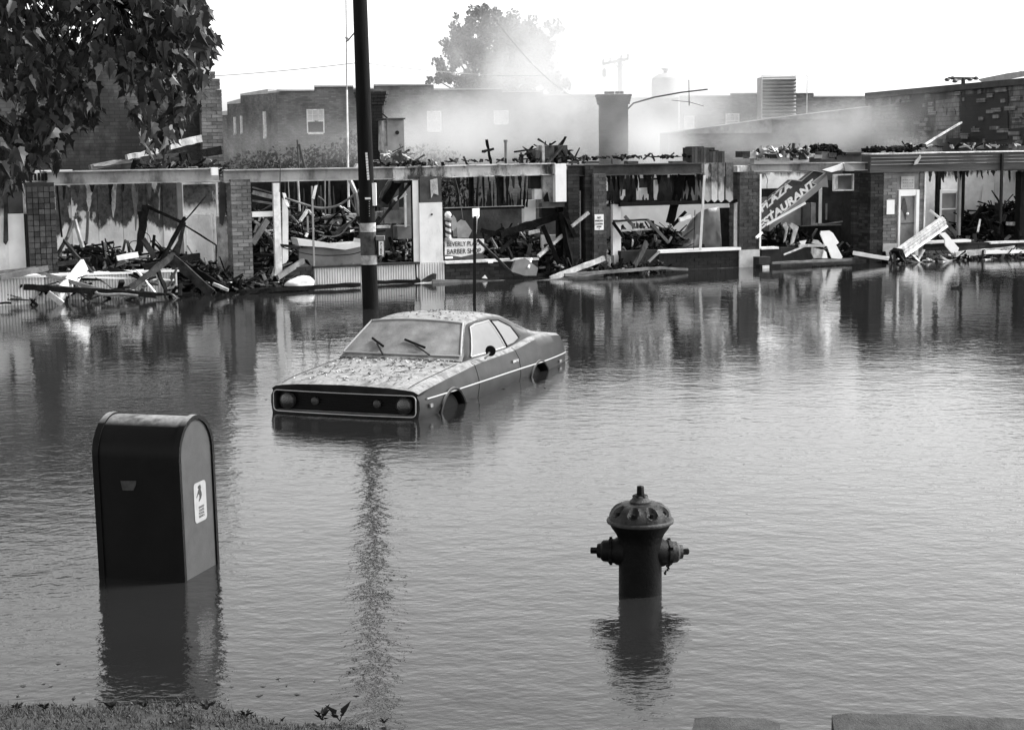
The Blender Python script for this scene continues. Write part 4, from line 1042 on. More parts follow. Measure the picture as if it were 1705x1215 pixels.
# wheel arches are cut out of the body, the grille recess out of the nose
def cutter(mb, nm):
    o = mb.build(nm, M_grille, None, local=True); o.parent = car; return o
bmv = bmesh.new(); bmv.from_mesh(body.data); bmesh.ops.remove_doubles(bmv, verts=bmv.verts, dist=1e-4); bmesh.ops.recalc_face_normals(bmv, faces=bmv.faces); bmv.to_mesh(body.data); bmv.free()
cuts = []
for u0 in (.88, 3.60):
    for sd in (-1, 1):
        c_ = MB(); c_.tube([cp_(u0, sd * .60, .305), cp_(u0, sd * 1.1, .305)], .375, 40); cuts.append(cutter(c_, 'cut'))
c_ = MB(); c_.hexa([cp_(-.1, .80, .495), cp_(.17, .80, .495), cp_(.17, -.80, .495), cp_(-.1, -.80, .495), cp_(-.1, .80, .70), cp_(.17, .80, .70), cp_(.17, -.80, .70), cp_(-.1, -.80, .70)]); cuts.append(cutter(c_, 'cut'))
for c_ in cuts:
    md = body.modifiers.new('b', 'BOOLEAN'); md.object = c_; md.operation = 'DIFFERENCE'; md.solver = 'EXACT'
bpy.context.view_layer.update(); dg = bpy.context.evaluated_depsgraph_get()
me = bpy.data.meshes.new_from_object(body.evaluated_get(dg)); body.modifiers.clear(); body.data = me
me.materials.clear(); me.materials.append(M_paint)
me.polygons.foreach_set('use_smooth', [True] * len(me.polygons)); me.set_sharp_from_angle(angle=R(30))
for c_ in cuts: bpy.data.objects.remove(c_)
cur = body
# greenhouse: u, half width base, z base, half width roof edge, z roof edge, z roof centre
GH = [(1.50, .74, .90, .735, .905, .925), (1.70, .745, .90, .695, 1.035, 1.06), (1.90, .748, .90, .635, 1.175, 1.20), (2.05, .750, .90, .592, 1.262, 1.292), (2.20, .752, .90, .590, 1.280, 1.318), (2.5, .756, .90, .590, 1.294, 1.342), (2.85, .762, .90, .590, 1.290, 1.342), (3.2, .768, .91, .588, 1.250, 1.304),
      (3.5, .775, .93, .585, 1.175, 1.228), (3.8, .78, .95, .62, 1.075, 1.125), (4.1, .765, .95, .66, .990, 1.03), (4.35, .70, .93, .66, .945, .965)]
def gsec(u):
    wb, zb, wr, zr, zc = interp(GH, u)
    dz = zr - zb
    pts = [(wb, zb - .02), (wb - (wb - wr) * .30, zb + dz * .36), (wb - (wb - wr) * .62, zb + dz * .68), (wr + .016, zr - min(.045, dz * .3)), (wr - .006, zr - .006), (wr - .055, zr + (zc - zr) * .38), (wr * .55, zr + (zc - zr) * .84), (0, zc)]
    return pts
rows = []
for i in range(73):
    u = 1.50 + 2.85 * i / 72
    k = max(0, 1 - (u - 1.50) / .75); back = max(0, (u - 3.3) / 1.05)
    bow = lambda v: -.14 * k * (1 - (v / .74) ** 2) + .10 * back * (1 - (v / .74) ** 2)
    s_ = gsec(u); rows.append([cp_(u + bow(v), v, z) for v, z in s_] + [cp_(u + bow(v), -v, z) for v, z in s_[-2::-1]])
b = MB(); b.grid(rows); b.build('roof', M_paint, car, local=True, smooth=35)
# windscreen, slightly bowed
def ws_pt(a, t, off=0.0):
    """a -1..1 across, t 0..1 up"""
    wb, wt = .722, .568; hw = wb + (wt - wb) * t; v = a * hw
    u = 1.575 + (2.035 - 1.575) * t; z = .945 + (1.268 - .945) * t + .03 * t * (1 - a * a) + .012 * (1 - t) * (1 - a * a)
    k = max(0, 1 - (u - 1.50) / .75); u2 = u - .14 * k * (1 - (v / .74) ** 2)
    return cp_(u2 - .02 - off, v, z + .012 + off * .6)
b = MB(); b.grid([[ws_pt(-1 + 2 * i / 24, j / 8) for i in range(25)] for j in range(9)]); o = b.build('windscreen', M_dusty, car, local=True, smooth=True)
bd = [ws_pt(-1 + 2 * i / 16, 0, .006) for i in range(17)] + [ws_pt(1, j / 8, .006) for j in range(1, 9)] + [ws_pt(1 - 2 * i / 16, 1, .006) for i in range(1, 17)] + [ws_pt(-1, 1 - j / 8, .006) for j in range(1, 9)]
MB().tube(bd, .010, 6).build('windscreen_trim', M_ctrim, o, local=True, smooth=True)
def side_pt(u, z, off=.006, sd=1):
    s_ = gsec(u)
    for (v0, z0), (v1, z1) in zip(s_[:5], s_[1:5]):
        if z <= z1 or (v1, z1) == s_[4]:
            t = max(0, min(1, (z - z0) / max(z1 - z0, 1e-4))); v = v0 + (v1 - v0) * t; break
    return cp_(u, sd * (v + off), z)
def side_pane(nm, lower, upper, m, sd, off):
    """pane between a lower and an upper polyline of (u, z)"""
    def samp(pl, t):
        T = t * (len(pl) - 1); i = min(int(T), len(pl) - 2); f = T - i
        return pl[i][0] + (pl[i + 1][0] - pl[i][0]) * f, pl[i][1] + (pl[i + 1][1] - pl[i][1]) * f
    rows = []
    for j in range(9):
        row = []
        for i in range(25):
            a = samp(lower, i / 24); c = samp(upper, i / 24); f = j / 8
            row.append(side_pt(a[0] + (c[0] - a[0]) * f, a[1] + (c[1] - a[1]) * f, off, sd))
        rows.append(row)
    o = MB().grid(rows).build(nm, m, car, local=True, smooth=True)
    bd = rows[0] + [r[-1] for r in rows[1:]] + rows[-1][::-1][1:] + [r[0] for r in rows[::-1][1:]]
    return o, bd
for sd in (1, -1):
    o, bd = side_pane('side_window', [(1.80, .925), (2.2, .922), (2.86, .93)], [(2.10, 1.225), (2.25, 1.245), (2.68, 1.252)], M_side_glass, sd, .007)
    MB().tube(bd, .011, 5).build('window_trim', M_ctrim, o, local=True, smooth=True)
    o, bd = side_pane('quarter_window', [(2.92, .932), (3.15, .945), (3.36, .985)], [(2.74, 1.25), (2.98, 1.235), (3.27, 1.135)], M_side_glass, sd, .007)
    MB().tube(bd, .011, 5).build('window_trim', M_grille, o, local=True, smooth=True)
    # dark rubber surround behind the quarter window
    o, bd = side_pane('window_surround', [(1.74, .915), (2.6, .915), (3.46, 1.0)], [(2.08, 1.245), (2.7, 1.272), (3.30, 1.175)], M_grille, sd, .003)
# rear window
b = MB(); b.grid([[(lambda u, v, z: cp_(u + .10 * max(0, (u - 3.3) / 1.05) * (1 - (v / .74) ** 2), v, z + .008))(3.3 + .75 * j / 8, a / 8 * (.50 + .02 * j / 8), interp(GH, 3.3 + .75 * j / 8)[4] - abs(a / 8) ** 2 * .03) for a in range(-8, 9)] for j in range(9)])
b.build('rear_window', M_dusty, car, local=True, smooth=True)
# side trim, sill line
for sd in (1, -1):
    b = MB(); pts = []
    for i in range(40):
        u = .22 + 4.56 * i / 39; ws, ww, zw = interp(BODY, u)[:3]; pts.append(cp_(u, sd * (ww + .003), .662 + .012 * i / 39))
    b.tube(pts, .008, 6); b.build('side_trim', M_ctrim, car, local=True, smooth=True)
    # door: shut lines as thin dark gaps
    for u0 in (1.62, 2.95):
        b = MB(); pts = []
        for v, z in section(u0)[1:8]: pts.append(cp_(u0 + (.05 * (z - .6)), sd * (v + .001), z))
        b.tube(pts, .004, 4); b.build('door_gap', M_grille, car, local=True)
    h_ = MB(); h_.bar(cp_(2.72, sd * .895, .775), cp_(2.90, sd * .895, .778), .022, .028); h_.tube([cp_(2.86, sd * .87, .777), cp_(2.86, sd * .91, .777)], .018, 8); h_.build('door_handle', M_chrome, car, local=True)
    # arch lips and wheels
    for u0 in (.88, 3.60):
        pts = [cp_(u0 + .385 * math.cos(a), sd * (.905 if u0 < 2 else .925), .305 + .385 * math.sin(a)) for a in [R(8) + R(164) * i / 24 for i in range(25)]]
        MB().tube(pts, .017, 6).build('wheel_arch_lip', M_paint, car, local=True, smooth=True)
        ax = Matrix.Rotation(math.pi / 2, 3, 'X')
        wh = MB().lathe([(.20, -.09), (.30, -.095), (.325, -.06), (.33, 0), (.325, .06), (.30, .095), (.20, .09)], cp_(u0, sd * .76, .325), 32, ax).build('wheel', M_rubber, car, local=True, smooth=True)
        MB().lathe([(.02, -.06), (.12, -.07), (.19, -.05), (.20, .0), (.20, .05), (.19, .07), (.02, .05)], cp_(u0, sd * .72, .325), 24, ax).build('rim', M_grille, wh, local=True, smooth=True)
    # inner arch shells
    for u0 in (.88, 3.60):
        rows = [[cp_(u0 + .37 * math.cos(a), sd * v, .305 + .37 * math.sin(a)) for a in [math.pi * i / 16 for i in range(17)]] for v in (.60, .88)]
        b = MB(); b.grid(rows); b.add([rows[0][i] for i in range(17)], [tuple(range(17))]); b.build('wheel_well', M_grille, car, local=True)
# grille: recessed black panel with fine bars, chrome surround
b = MB(); b.hexa([cp_(.15, .798, .497), cp_(.168, .798, .497), cp_(.168, -.798, .497), cp_(.15, -.798, .497), cp_(.15, .798, .698), cp_(.168, .798, .698), cp_(.168, -.798, .698), cp_(.15, -.798, .698)])
gr_ = b.build('grille', M_grille, car, local=True)
for k in range(7):
    z = .515 + k * .027; MB().bar(cp_(.135, -.56, z), cp_(.135, .56, z), .012, .005).build('grille_bar', M_grille, gr_, local=True)
def fr_loop(dv, z0, z1, rr=.05, u=.025):
    pts = []
    for cx_, cz, a0 in ((dv - rr, z1 - rr, 0), (-dv + rr, z1 - rr, 90), (-dv + rr, z0 + rr, 180), (dv - rr, z0 + rr, 270)):
        for k in range(6):
            a = R(a0 + 90 * k / 5); v = cx_ + rr * math.cos(a); pts.append(cp_(u + .045 * (v / .85) ** 2, v, cz + rr * math.sin(a)))
    full = []
    for p, q in zip(pts, pts[1:] + pts[:1]):
        n_ = max(1, int((p - q).length / .15))
        for k in range(n_):
            w_ = p.lerp(q, k / n_); v = -w_.y; w_.x = u + .045 * (v / .85) ** 2 - 2.4; full.append(w_)
    return full + [full[0]]
MB().tube(fr_loop(.822, .486, .708), .0055, 6).build('grille_surround', M_ctrim, car, local=True, smooth=True)
for sd in (1, -1):
    ax = Matrix.Rotation(-math.pi / 2, 3, 'Y')
    hl = MB().lathe([(.088, -.02), (.090, .02), (.082, .035), (.078, .01)], cp_(.11, sd * .675, .598), 28, ax).build('headlight', M_hlring, car, local=True, smooth=True)
    MB().lathe([(.079, .0), (.077, .018), (.058, .030), (.03, .036), (.002, .038)], cp_(.10, sd * .675, .598), 28, ax).build('lens', mat('headlight_glass', .02, .12, .3, 30, .3, 60, space='object', spec=.8), hl, local=True, smooth=True)
    MB().lathe([(.042, -.01), (.042, .02), (.03, .028), (.002, .03)], cp_(.13, sd * .36, .60), 16, ax).build('parking_light', mat('amber_lens', .05, .3, .3, 20, .1, space='object'), car, local=True, smooth=True)
    MB().box(cp_(.30, sd * .893, .585), (.07, .02, .035)).build('side_marker', mat('marker_lens', .14, .3, .2, 20, 0, space='object'), car, local=True)
MB().box(cp_(4.42, .905, .60), (.09, .02, .03)).build('side_marker', MATS['marker_lens'], car, local=True)
bm_ = MB(); 
rows = [[cp_(u + .05 * (v / .85) ** 2, v, z) for v in [-.9 + 1.8 * i / 16 for i in range(17)]] for u, z in ((-.01, .37), (-.05, .36), (-.05, .28), (-.01, .26))]
bm_.grid(rows).build('bumper', M_chrome, car, local=True, smooth=True)
rows = [[cp_(u - .05 * (v / .85) ** 2, v, z) for v in [-.88 + 1.76 * i / 16 for i in range(17)]] for u, z in ((4.84, .46), (4.90, .44), (4.90, .36), (4.84, .34))]
MB().grid(rows).build('bumper', M_chrome, car, local=True, smooth=True)
# bonnet: shut lines and raised centre crease
for sd in (1, -1):
    pts = [cp_(u, sd * (interp(BODY, u)[3] - .10), interp(BODY, u)[5] - .002 + .004) for u in [.10 + 1.30 * i / 20 for i in range(21)]]
    MB().tube(pts, .004, 4).build('bonnet_gap', M_grille, car, local=True)
rows = [[cp_(u, v, section(u)[-1][1] + .012 * math.cos(v / .24 * math.pi / 2) - abs(v) * .03 + .0) for v in [-.24 + .48 * i / 10 for i in range(11)]] for u in [.16 + 1.16 * j / 16 for j in range(17)]]
# mirror and wipers
mi = MB().lathe([(.0, .045), (.035, .04), (.058, .02), (.062, 0), (.055, -.006), (.0, -.004)], cp_(1.93, .925, .985), 22, Matrix.Rotation(math.pi / 2, 3, 'Y') @ Matrix.Identity(3)).build('door_mirror', M_grille, car, local=True, smooth=True)
MB().tube([cp_(1.92, .86, .90), cp_(1.90, .90, .93), cp_(1.92, .92, .97)], [.014, .010, .012], 8).build('mirror_stalk', M_chrome, car, local=True, smooth=True)
for a0, a1, t0, t1 in ((-.20, -.62, -.06, .42), (.55, .02, -.03, .40)):
    p0 = ws_pt(a0, t0, .03); p1 = ws_pt(a0 + (a1 - a0) * .55, t0 + (t1 - t0) * .62, .035)
    wp = MB().bar(p0, p1, .016, .010).build('wiper_arm', M_grille, car, local=True)
    q0 = ws_pt(a0 + (a1 - a0) * .22, t0 + (t1 - t0) * .50, .022); q1 = ws_pt(a1, t1 * .98, .022)
    MB().bar(q0, q1, .018, .022).build('wiper_blade', M_rubber, wp, local=True)
# leaves, twigs and mud clods lying on bonnet, scuttle and roof
r_ = random.Random(17); bl = MB(); bmud = MB()
for i in range(420):
    u = r_.uniform(.12, 1.5); v = r_.uniform(-.68, .68)
    if r_.random() < .35: u = r_.uniform(1.2, 1.52)
    hs = section(u); 
    z = None
    for (v0, z0), (v1, z1) in zip(hs[::-1], hs[-2::-1]):
        if v0 <= abs(v) <= v1: z = z0 + (z1 - z0) * (abs(v) - v0) / max(v1 - v0, 1e-5)
    if z is None: continue
    p = cp_(u, v, z + .006); s_ = r_.uniform(.006, .020) * (2.2 if r_.random() < .14 else 1)
    q = Euler((r_.gauss(0, .3), r_.gauss(0, .3), r_.uniform(0, 6.28))).to_matrix(); tgt = bl if r_.random() < .55 else bmud
    tgt.add([p + q @ Vector((-s_ * 1.6, 0, 0)), p + q @ Vector((0, -s_ * .6, .006)), p + q @ Vector((s_ * 1.6, 0, .004)), p + q @ Vector((0, s_ * .6, .012))], [(0, 1, 2, 3)])
for i in range(110):
    u = r_.uniform(2.1, 3.2); v = r_.uniform(-.5, .5); zc = interp(GH, u)[4]; zr = interp(GH, u)[3]; z = zc - (zc - zr) * (abs(v) / .56) ** 2 + .004
    p = cp_(u, v, z); s_ = r_.uniform(.006, .02); q = Euler((r_.gauss(0, .3), r_.gauss(0, .3), r_.uniform(0, 6.28))).to_matrix()
    bl.add([p + q @ Vector((-s_ * 1.6, 0, 0)), p + q @ Vector((0, -s_ * .6, .006)), p + q @ Vector((s_ * 1.6, 0, .004)), p + q @ Vector((0, s_ * .6, .012))], [(0, 1, 2, 3)])
for i in range(14):
    u = r_.uniform(.5, 1.5); v = r_.uniform(-.6, .6); z = section(u)[9][1] + .012; a = r_.uniform(0, 3.14); l_ = r_.uniform(.05, .14)
    bl.bar(cp_(u, v, z + .01), cp_(u + l_ * math.cos(a), v + l_ * math.sin(a), z + .02), .007)
o = bl.build('leaf_litter', M_leafl, local=True); o.parent = car; tag(o, kind='stuff')
o = bmud.build('mud_clods', M_mud, local=True); o.parent = car; tag(o, kind='stuff')

# ================================================================== MAILBOX
yaw = R(-15.5); c0 = gnd(307, 969)
X_ = Vector((math.cos(yaw), math.sin(yaw), 0)); Yv = Vector((-X_.y, X_.x, 0)); MW, MD, MT = .605, .50, 1.06
Zt = Vector((-.012, .0, 1)).normalized()
mbr = empty('mailbox', tuple(c0 - X_ * MW / 2 + Yv * MD / 2 + Vector((0, 0, -.45))), 'dark round topped street mailbox with a white eagle decal, standing in the flood', 'mailbox')
def mp(x, y, z): return c0 + X_ * (x - MW) + Yv * y + Zt * z        # x 0..MW left to right, y 0 front .. MD back
def arch_prof(off=0.0, z0=-.28, n_=20):
    r = MD / 2; pr = [(-off, z0)]
    for i in range(n_ + 1):
        a = math.pi * i / n_; pr.append((r - (r + off) * math.cos(a), MT - r + (r + off) * math.sin(a)))
    return pr + [(MD + off, z0)]
M_mbx = mat('mailbox_paint', .005, .42, .25, 5, .04, 40, space='world', dust_sheen=(.24, .80, .97))  # pale upward faces: sky reflection painted into the colour
M_mbs = mat('mailbox_lit_side', .05, .5, .2, 9, .08, 70, space='world', soot=(.5, 3.5, .68))  # same box, paler ends: side light put into the colour
pr = arch_prof(); 
MB().grid([[mp(x, y, z) for y, z in pr] for x in (.012, MW - .012)]).build('shell', M_mbx, mbr, smooth=40)
for x0, x1 in ((0, .012), (MW - .012, MW)):
    pp = arch_prof(-.012); a = MB(); a.prism([mp(x0 + .001, y, z) for y, z in pp], X_ * (x1 - x0 - .002)); a.build('side_panel', M_mbs, mbr)
for xa, xb in ((-.012, .03), (MW - .03, MW + .012)):      # raised rims round both ends
    o_ = arch_prof(.012); i_ = arch_prof(-.018)
    b = MB(); ring = [[mp(xa, y, z) for y, z in i_], [mp(xa, y, z) for y, z in o_], [mp(xb, y, z) for y, z in o_], [mp(xb, y, z) for y, z in i_]]
    ring.append(ring[0]); b.grid(ring); b.build('rim', M_mbx, mbr, smooth=35)
b = MB(); o_ = arch_prof(.016); i_ = arch_prof(.002)
r_ = MD / 2
for i in range(26):          # rivets along the rims
    t_ = i / 25; k = 1 + t_ * (len(o_) - 3); j = int(k); f = k - j
    y = o_[j][0] + (o_[j + 1][0] - o_[j][0]) * f; z = o_[j][1] + (o_[j + 1][1] - o_[j][1]) * f
    y2, z2 = r_ + (y - r_) * .86, (MT - r_) + (z - (MT - r_)) * .88
    q = mp(MW + .0, y2, z2); MB().lathe([(.006, 0), (.006, .003), (.002, .006)], q, 8, Matrix((X_, Yv, Zt)).transposed() @ Matrix.Rotation(math.pi / 2, 3, 'Y')).build('rivet', M_mbx, mbr)
MB().prism([mp(MW * .30, -.0025, .66), mp(MW * .49, -.0025, .665), mp(MW * .485, -.0025, .64), mp(MW * .45, -.0025, .60), mp(MW * .32, -.0025, .598)], -Yv * .002).build('sticker', mat('faded_sticker', .045, .6, .3, 20, 0), mbr)
for x in (.05, MW - .05):
    for y in (.05, MD - .05): MB().bar(mp(x, y, -.45), mp(x, y, -.20), .05).build('leg', M_mbx, mbr)
# decal on the right end: rounded white panel with an eagle
y0, y1, z0, z1 = .195, .375, .345, .615
ctr = ((y0 + y1) / 2, (z0 + z1) / 2); pts = []
for cy, cz, a0 in ((y1 - .03, z1 - .03, 0), (y0 + .03, z1 - .03, 90), (y0 + .03, z0 + .03, 180), (y1 - .03, z0 + .03, 270)):
    for k in range(6): a = R(a0 + 18 * k); pts.append((cy + .03 * math.cos(a), cz + .03 * math.sin(a)))
dec = MB().prism([mp(MW + .0005, y, z) for y, z in pts], X_ * .002).build('decal', mat('decal_white', .26, .5, .1, 20, 0), mbr)
eag = [(.35, .97), (.60, 1.0), (.66, .86), (.62, .74), (.70, .60), (.72, .46), (.62, .30), (.40, .18), (.34, .20), (.46, .36), (.44, .52), (.30, .56), (.14, .40), (.10, .42), (.28, .66), (.40, .82), (.30, .88)]
MB().prism([mp(MW + .003, y0 + .02 + (y1 - y0 - .05) * a, z0 + .115 + .135 * b_) for a, b_ in eag], X_ * .001).build('eagle_emblem', M_ink, dec)
for i, tx in enumerate(('UNITED', 'STATES', 'POSTAL', 'SERVICE')):
    M = Matrix.Translation(mp(MW + .0035, (y0 + y1) / 2 + .01, z0 + .092 - i * .021)) @ Matrix((Yv, Zt, X_)).transposed().to_4x4()
    text_mesh(tx, .022, M_ink, M, dec, align='CENTER', depth=.0005, sx=1.05)

# ================================================================== HYDRANT
hc = gnd(1066, 985); hyd = empty('fire_hydrant', (hc.x, hc.y, -.45), 'dark fire hydrant with a studded domed bonnet, standing in the flood', 'hydrant')
M_hyd = mat('hydrant_paint', .004, .5, .5, 9, .25, 50); M_hydt = mat('hydrant_lit_paint', .035, .45, .5, 14, .4, 60, soot=(.75, 9, .52))  # second paint is paler: light on bonnet and right cap put into colour
H = 1 / .955
def hz(z): return z * H
MB().lathe([(.19, -.45), (.19, -.40), (.14, -.39), (.137, -.3), (.137, .0), (.136, .345), (.140, .375), (.155, .41), (.180, .445), (.192, .468), (.196, .478)], (hc.x, hc.y, 0), 40).build('barrel', M_hyd, hyd, smooth=35)
MB().lathe([(.155, -.012), (.158, -.02), (.158, .0), (.150, .02), (.140, .025)], (hc.x, hc.y, .02), 40).build('lower_flange', M_hyd, hyd, smooth=35) if False else None
rows = []; K = 120; NP = 26
prof = [(.196, .476), (.210, .482), (.213, .494), (.208, .504), (.197, .508)]
for i in range(NP): 
    t_ = i / (NP - 1); rr = .058 + .138 * math.cos(t_ * math.pi / 2) ** .75 if t_ < 1 else .058; zz = .508 + .100 * math.sin(t_ * math.pi / 2); prof.append((rr, zz))
for k, (rr, zz) in enumerate(prof):
    row = []
    for j in range(K):
        a = 2 * math.pi * j / K; dr = 0
        if k > 5:
            t_ = (k - 5) / (NP - 1); ph = (a / (2 * math.pi) * 9 + .22) % 1 - .5
            d_ = math.hypot(ph / .27, (t_ - .46) / .30)
            if d_ < 1: dr = .024 * (1 - d_ ** 4)
            elif d_ < 1.25: dr = -.003
        row.append(Vector((hc.x + (rr - dr * .45) * math.cos(a), hc.y + (rr - dr * .45) * math.sin(a), zz - dr)))
    rows.append(row)
b = MB(); b.grid(rows, close=True); b.add(rows[-1], [tuple(range(K))]); bon = b.build('bonnet', M_hydt, hyd, smooth=50)
for j in range(9):
    a = 2 * math.pi * (j + .5 - .22) / 9; p = Vector((hc.x + .168 * math.cos(a), hc.y + .168 * math.sin(a), .556)); MB().lathe([(.013, -.01), (.013, .012), (.006, .015)], p, 6).build('bolt', M_hyd, bon)
MB().lathe([(.066, .608), (.068, .622), (.058, .630), (.050, .640), (.046, .655), (.040, .660)], (hc.x, hc.y, 0), 24).build('stem_collar', M_hydt, bon, smooth=35)
MB().lathe([(.046, .640), (.050, .655), (.044, .664)], (hc.x, hc.y, 0), 6).build('collar_nut', M_hyd, bon)
MB().lathe([(.026, .66), (.024, .715), (.018, .722)], (hc.x, hc.y, 0), 5).build('operating_nut', M_hyd, hyd)
for sd in (-1, 1):
    ax = Matrix.Rotation(sd * math.pi / 2, 3, 'Y'); tilt = Matrix.Rotation(R(8) * sd, 3, 'Z')
    ax = tilt @ ax; cz = .285 if sd < 0 else .272
    nzl = MB().lathe([(.098, .10), (.090, .15), (.080, .165), (.078, .20)], (hc.x, hc.y, cz), 26, ax).build('nozzle', M_hyd, hyd, smooth=35)
    cap = MB().lathe([(.080, .175), (.085, .178), (.085, .196), (.072, .20), (.069, .235), (.060, .245), (.050, .250), (.045, .272), (.028, .276)], (hc.x, hc.y, cz), 22, ax).build('nozzle_cap', M_hyd if sd < 0 else M_hydt, hyd, smooth=35)
    for k in range(6):
        a = k * math.pi / 3; q = Vector((hc.x, hc.y, cz)) + ax @ Vector((.085 * math.cos(a), .085 * math.sin(a), .186)); MB().box(q, (.018, .012, .018), ax).build('lug', M_hyd, cap)
    MB().lathe([(.022, .27), (.022, .312), (.017, .316)], (hc.x, hc.y, cz), 5, ax).build('cap_nut', M_hyd, cap)
ch_ = MB()
for k in range(7):
    q = Vector((hc.x + .165 + .012 * math.sin(k * .9), hc.y - .03, .195 - k * .009)); ch_.box(q, (.010, .006, .014), Matrix.Rotation(k * .8, 3, 'Y'))
ch_.build('cap_chain', M_hyd, hyd)
MB().lathe([(.16, -.005), (.16, .012), (.150, .016)], (hc.x, hc.y, -.03), 30).build('flange', M_hyd, hyd)

hyd.scale = (1, 1, .97)
# ================================================================== TELEPHONE POLE, SIGN POST, LAMP MAST
pc = gnd(617, 513); PX = lambda px, py: at(px, py, pc.y)
M_polew = mat('creosoted_pole', .006, .75, .6, 3, .5, 16, stretch=(3, 3, .3))
tp = empty('telephone_pole', (pc.x, pc.y, -.45), 'thick black wooden telephone pole with pale bands rising out of the flood', 'telephone pole')
ztop = 9.0; x_top = -2.44
def pole_x(z): return pc.x - .012 * z
pr = [(pole_x(z), z, .137 - .0035 * z) for z in (-.45, 0, 1, 2, 3, 4, 5, 6, 7.5, 9)]
MB().tube([(x, pc.y, z) for x, z, r in pr], [r for x, z, r in pr], 24).build('pole', M_polew, tp, smooth=True)
def pz(py): return PX(617, py).z
def band(nm, ya, yb, m, dr=.004):
    za, zb = pz(yb), pz(ya); b = MB(); b.tube([(pole_x(za), pc.y, za), (pole_x(zb), pc.y, zb)], [.137 - .0035 * za + dr, .137 - .0035 * zb + dr], 24); return b.build(nm, m, tp, smooth=40)
band('pale_band', 371, 386, mat('worn_band', .38, .8, .5, 9, .4, 40)); band('grey_band', 387, 424, mat('scraped_wood', .06, .85, .7, 7, .4, 30), .002); band('pale_band', 424.5, 440, MATS['worn_band'])
def on_pole(px, py, w_px, h_px, nm, m, dy=-.155, parent=None, d=.012):
    c = PX(px, py); k = 98.0; return MB().box((c.x, pc.y + dy, c.z), (w_px / k, d, h_px / k)).build(nm, m, parent or tp)
r_ = random.Random(8)
for i in range(10):
    on_pole(611.2 + i * .35, 256 + i * 4.6, 3.4, 3.8, 'number_tag', M_trim, dy=-.142)
on_pole(613.5, 330, 9, 3, 'tag_strip', M_whitec, -.145)
for i in range(7): on_pole(616 - i * .1 + i * .15, 335 + i * 4, 1.2, 1.6, 'nail', M_gmetal, -.145)
on_pole(623.5, 323.5, 6.5, 37, 'marker_board', M_whitec, -.03, d=.10)
fb = on_pole(634.5, 409, 12, 32, 'call_box', M_black, -.02, d=.14); on_pole(633.5, 396, 14, 7, 'box_roof', M_metal, -.02, fb, d=.16); lb = on_pole(635.4, 412.5, 8, 23, 'box_plate', M_whitec, -.098, fb, d=.006)
for i, ch1 in enumerate('FIRE'):
    p = PX(635.4, 407.2 + i * 5.1); M = Matrix.Translation((p.x, pc.y - .103, p.z)) @ Matrix(((1, 0, 0), (0, 0, 1), (0, 1, 0))).transposed().to_4x4()
    M = Matrix.Translation((p.x, pc.y - .103, p.z)) @ Matrix((Vector((1, 0, 0)), Vector((0, 0, 1)), Vector((0, -1, 0)))).transposed().to_4x4()
    text_mesh(ch1, .06, M_ink, M, fb, align='CENTER', depth=.001, bold=.002)
MB().bar(PX(628, 386), PX(642, 384), .02, .03).build('box_bracket', M_black, tp)

gp_ = gnd(789, 505); sp = empty('sign_post', (gp_.x, gp_.y, -.45), 'thin dark metal sign post with a small white sign seen nearly edge on', 'sign post')
ztp = at(789, 360, gp_.y).z; lean = at(790.5, 348, gp_.y).x - gp_.x
MB().bar((gp_.x, gp_.y, -.45), (gp_.x + lean, gp_.y, ztp), .055, .05).build('post', M_black, sp)
MB().bar((gp_.x + .045, gp_.y + .01, at(795, 395, gp_.y).z), (gp_.x + lean + .045, gp_.y + .01, ztp + .02), .02, .03).build('post_flange', M_trim, sp)
cz = at(791, 356, gp_.y).z; xx = at(791.5, 356, gp_.y).x
MB().prism([(xx - .055, gp_.y - .03, cz + .09), (xx + .055, gp_.y + .13, cz + .09), (xx + .055, gp_.y + .13, cz - .05), (xx + .03, gp_.y + .10, cz - .09), (xx - .03, gp_.y - .0, cz - .09), (xx - .055, gp_.y - .03, cz - .05)], (.012, -.01, 0)).build('sign_plate', M_whitec, sp)

ms = empty('thin_mast', tuple(fp(580, 300, 1.0)), 'thin pale mast with a dark upper half standing just left of the telephone pole', 'mast')
MB().tube([fp(580.5, 345, 1.0), fp(577.5, 150, 1.0)], [.022, .018], 8).build('lower_mast', M_trim, ms, smooth=True)
MB().tube([fp(577.5, 150, 1.0), fp(575.5, -60, 1.0)], .013, 8).build('upper_mast', M_gmetal, ms, smooth=True)
b = MB(); b.tube([fp(576, 70, 1.0), fp(580, 67, .95), fp(596, 48, .6)], .015, 6); b.tube([fp(575, 63, 1.0), fp(579, 64, .97), fp(580, 68, .95)], .02, 6); b.build('stay_bracket', M_gmetal, ms)

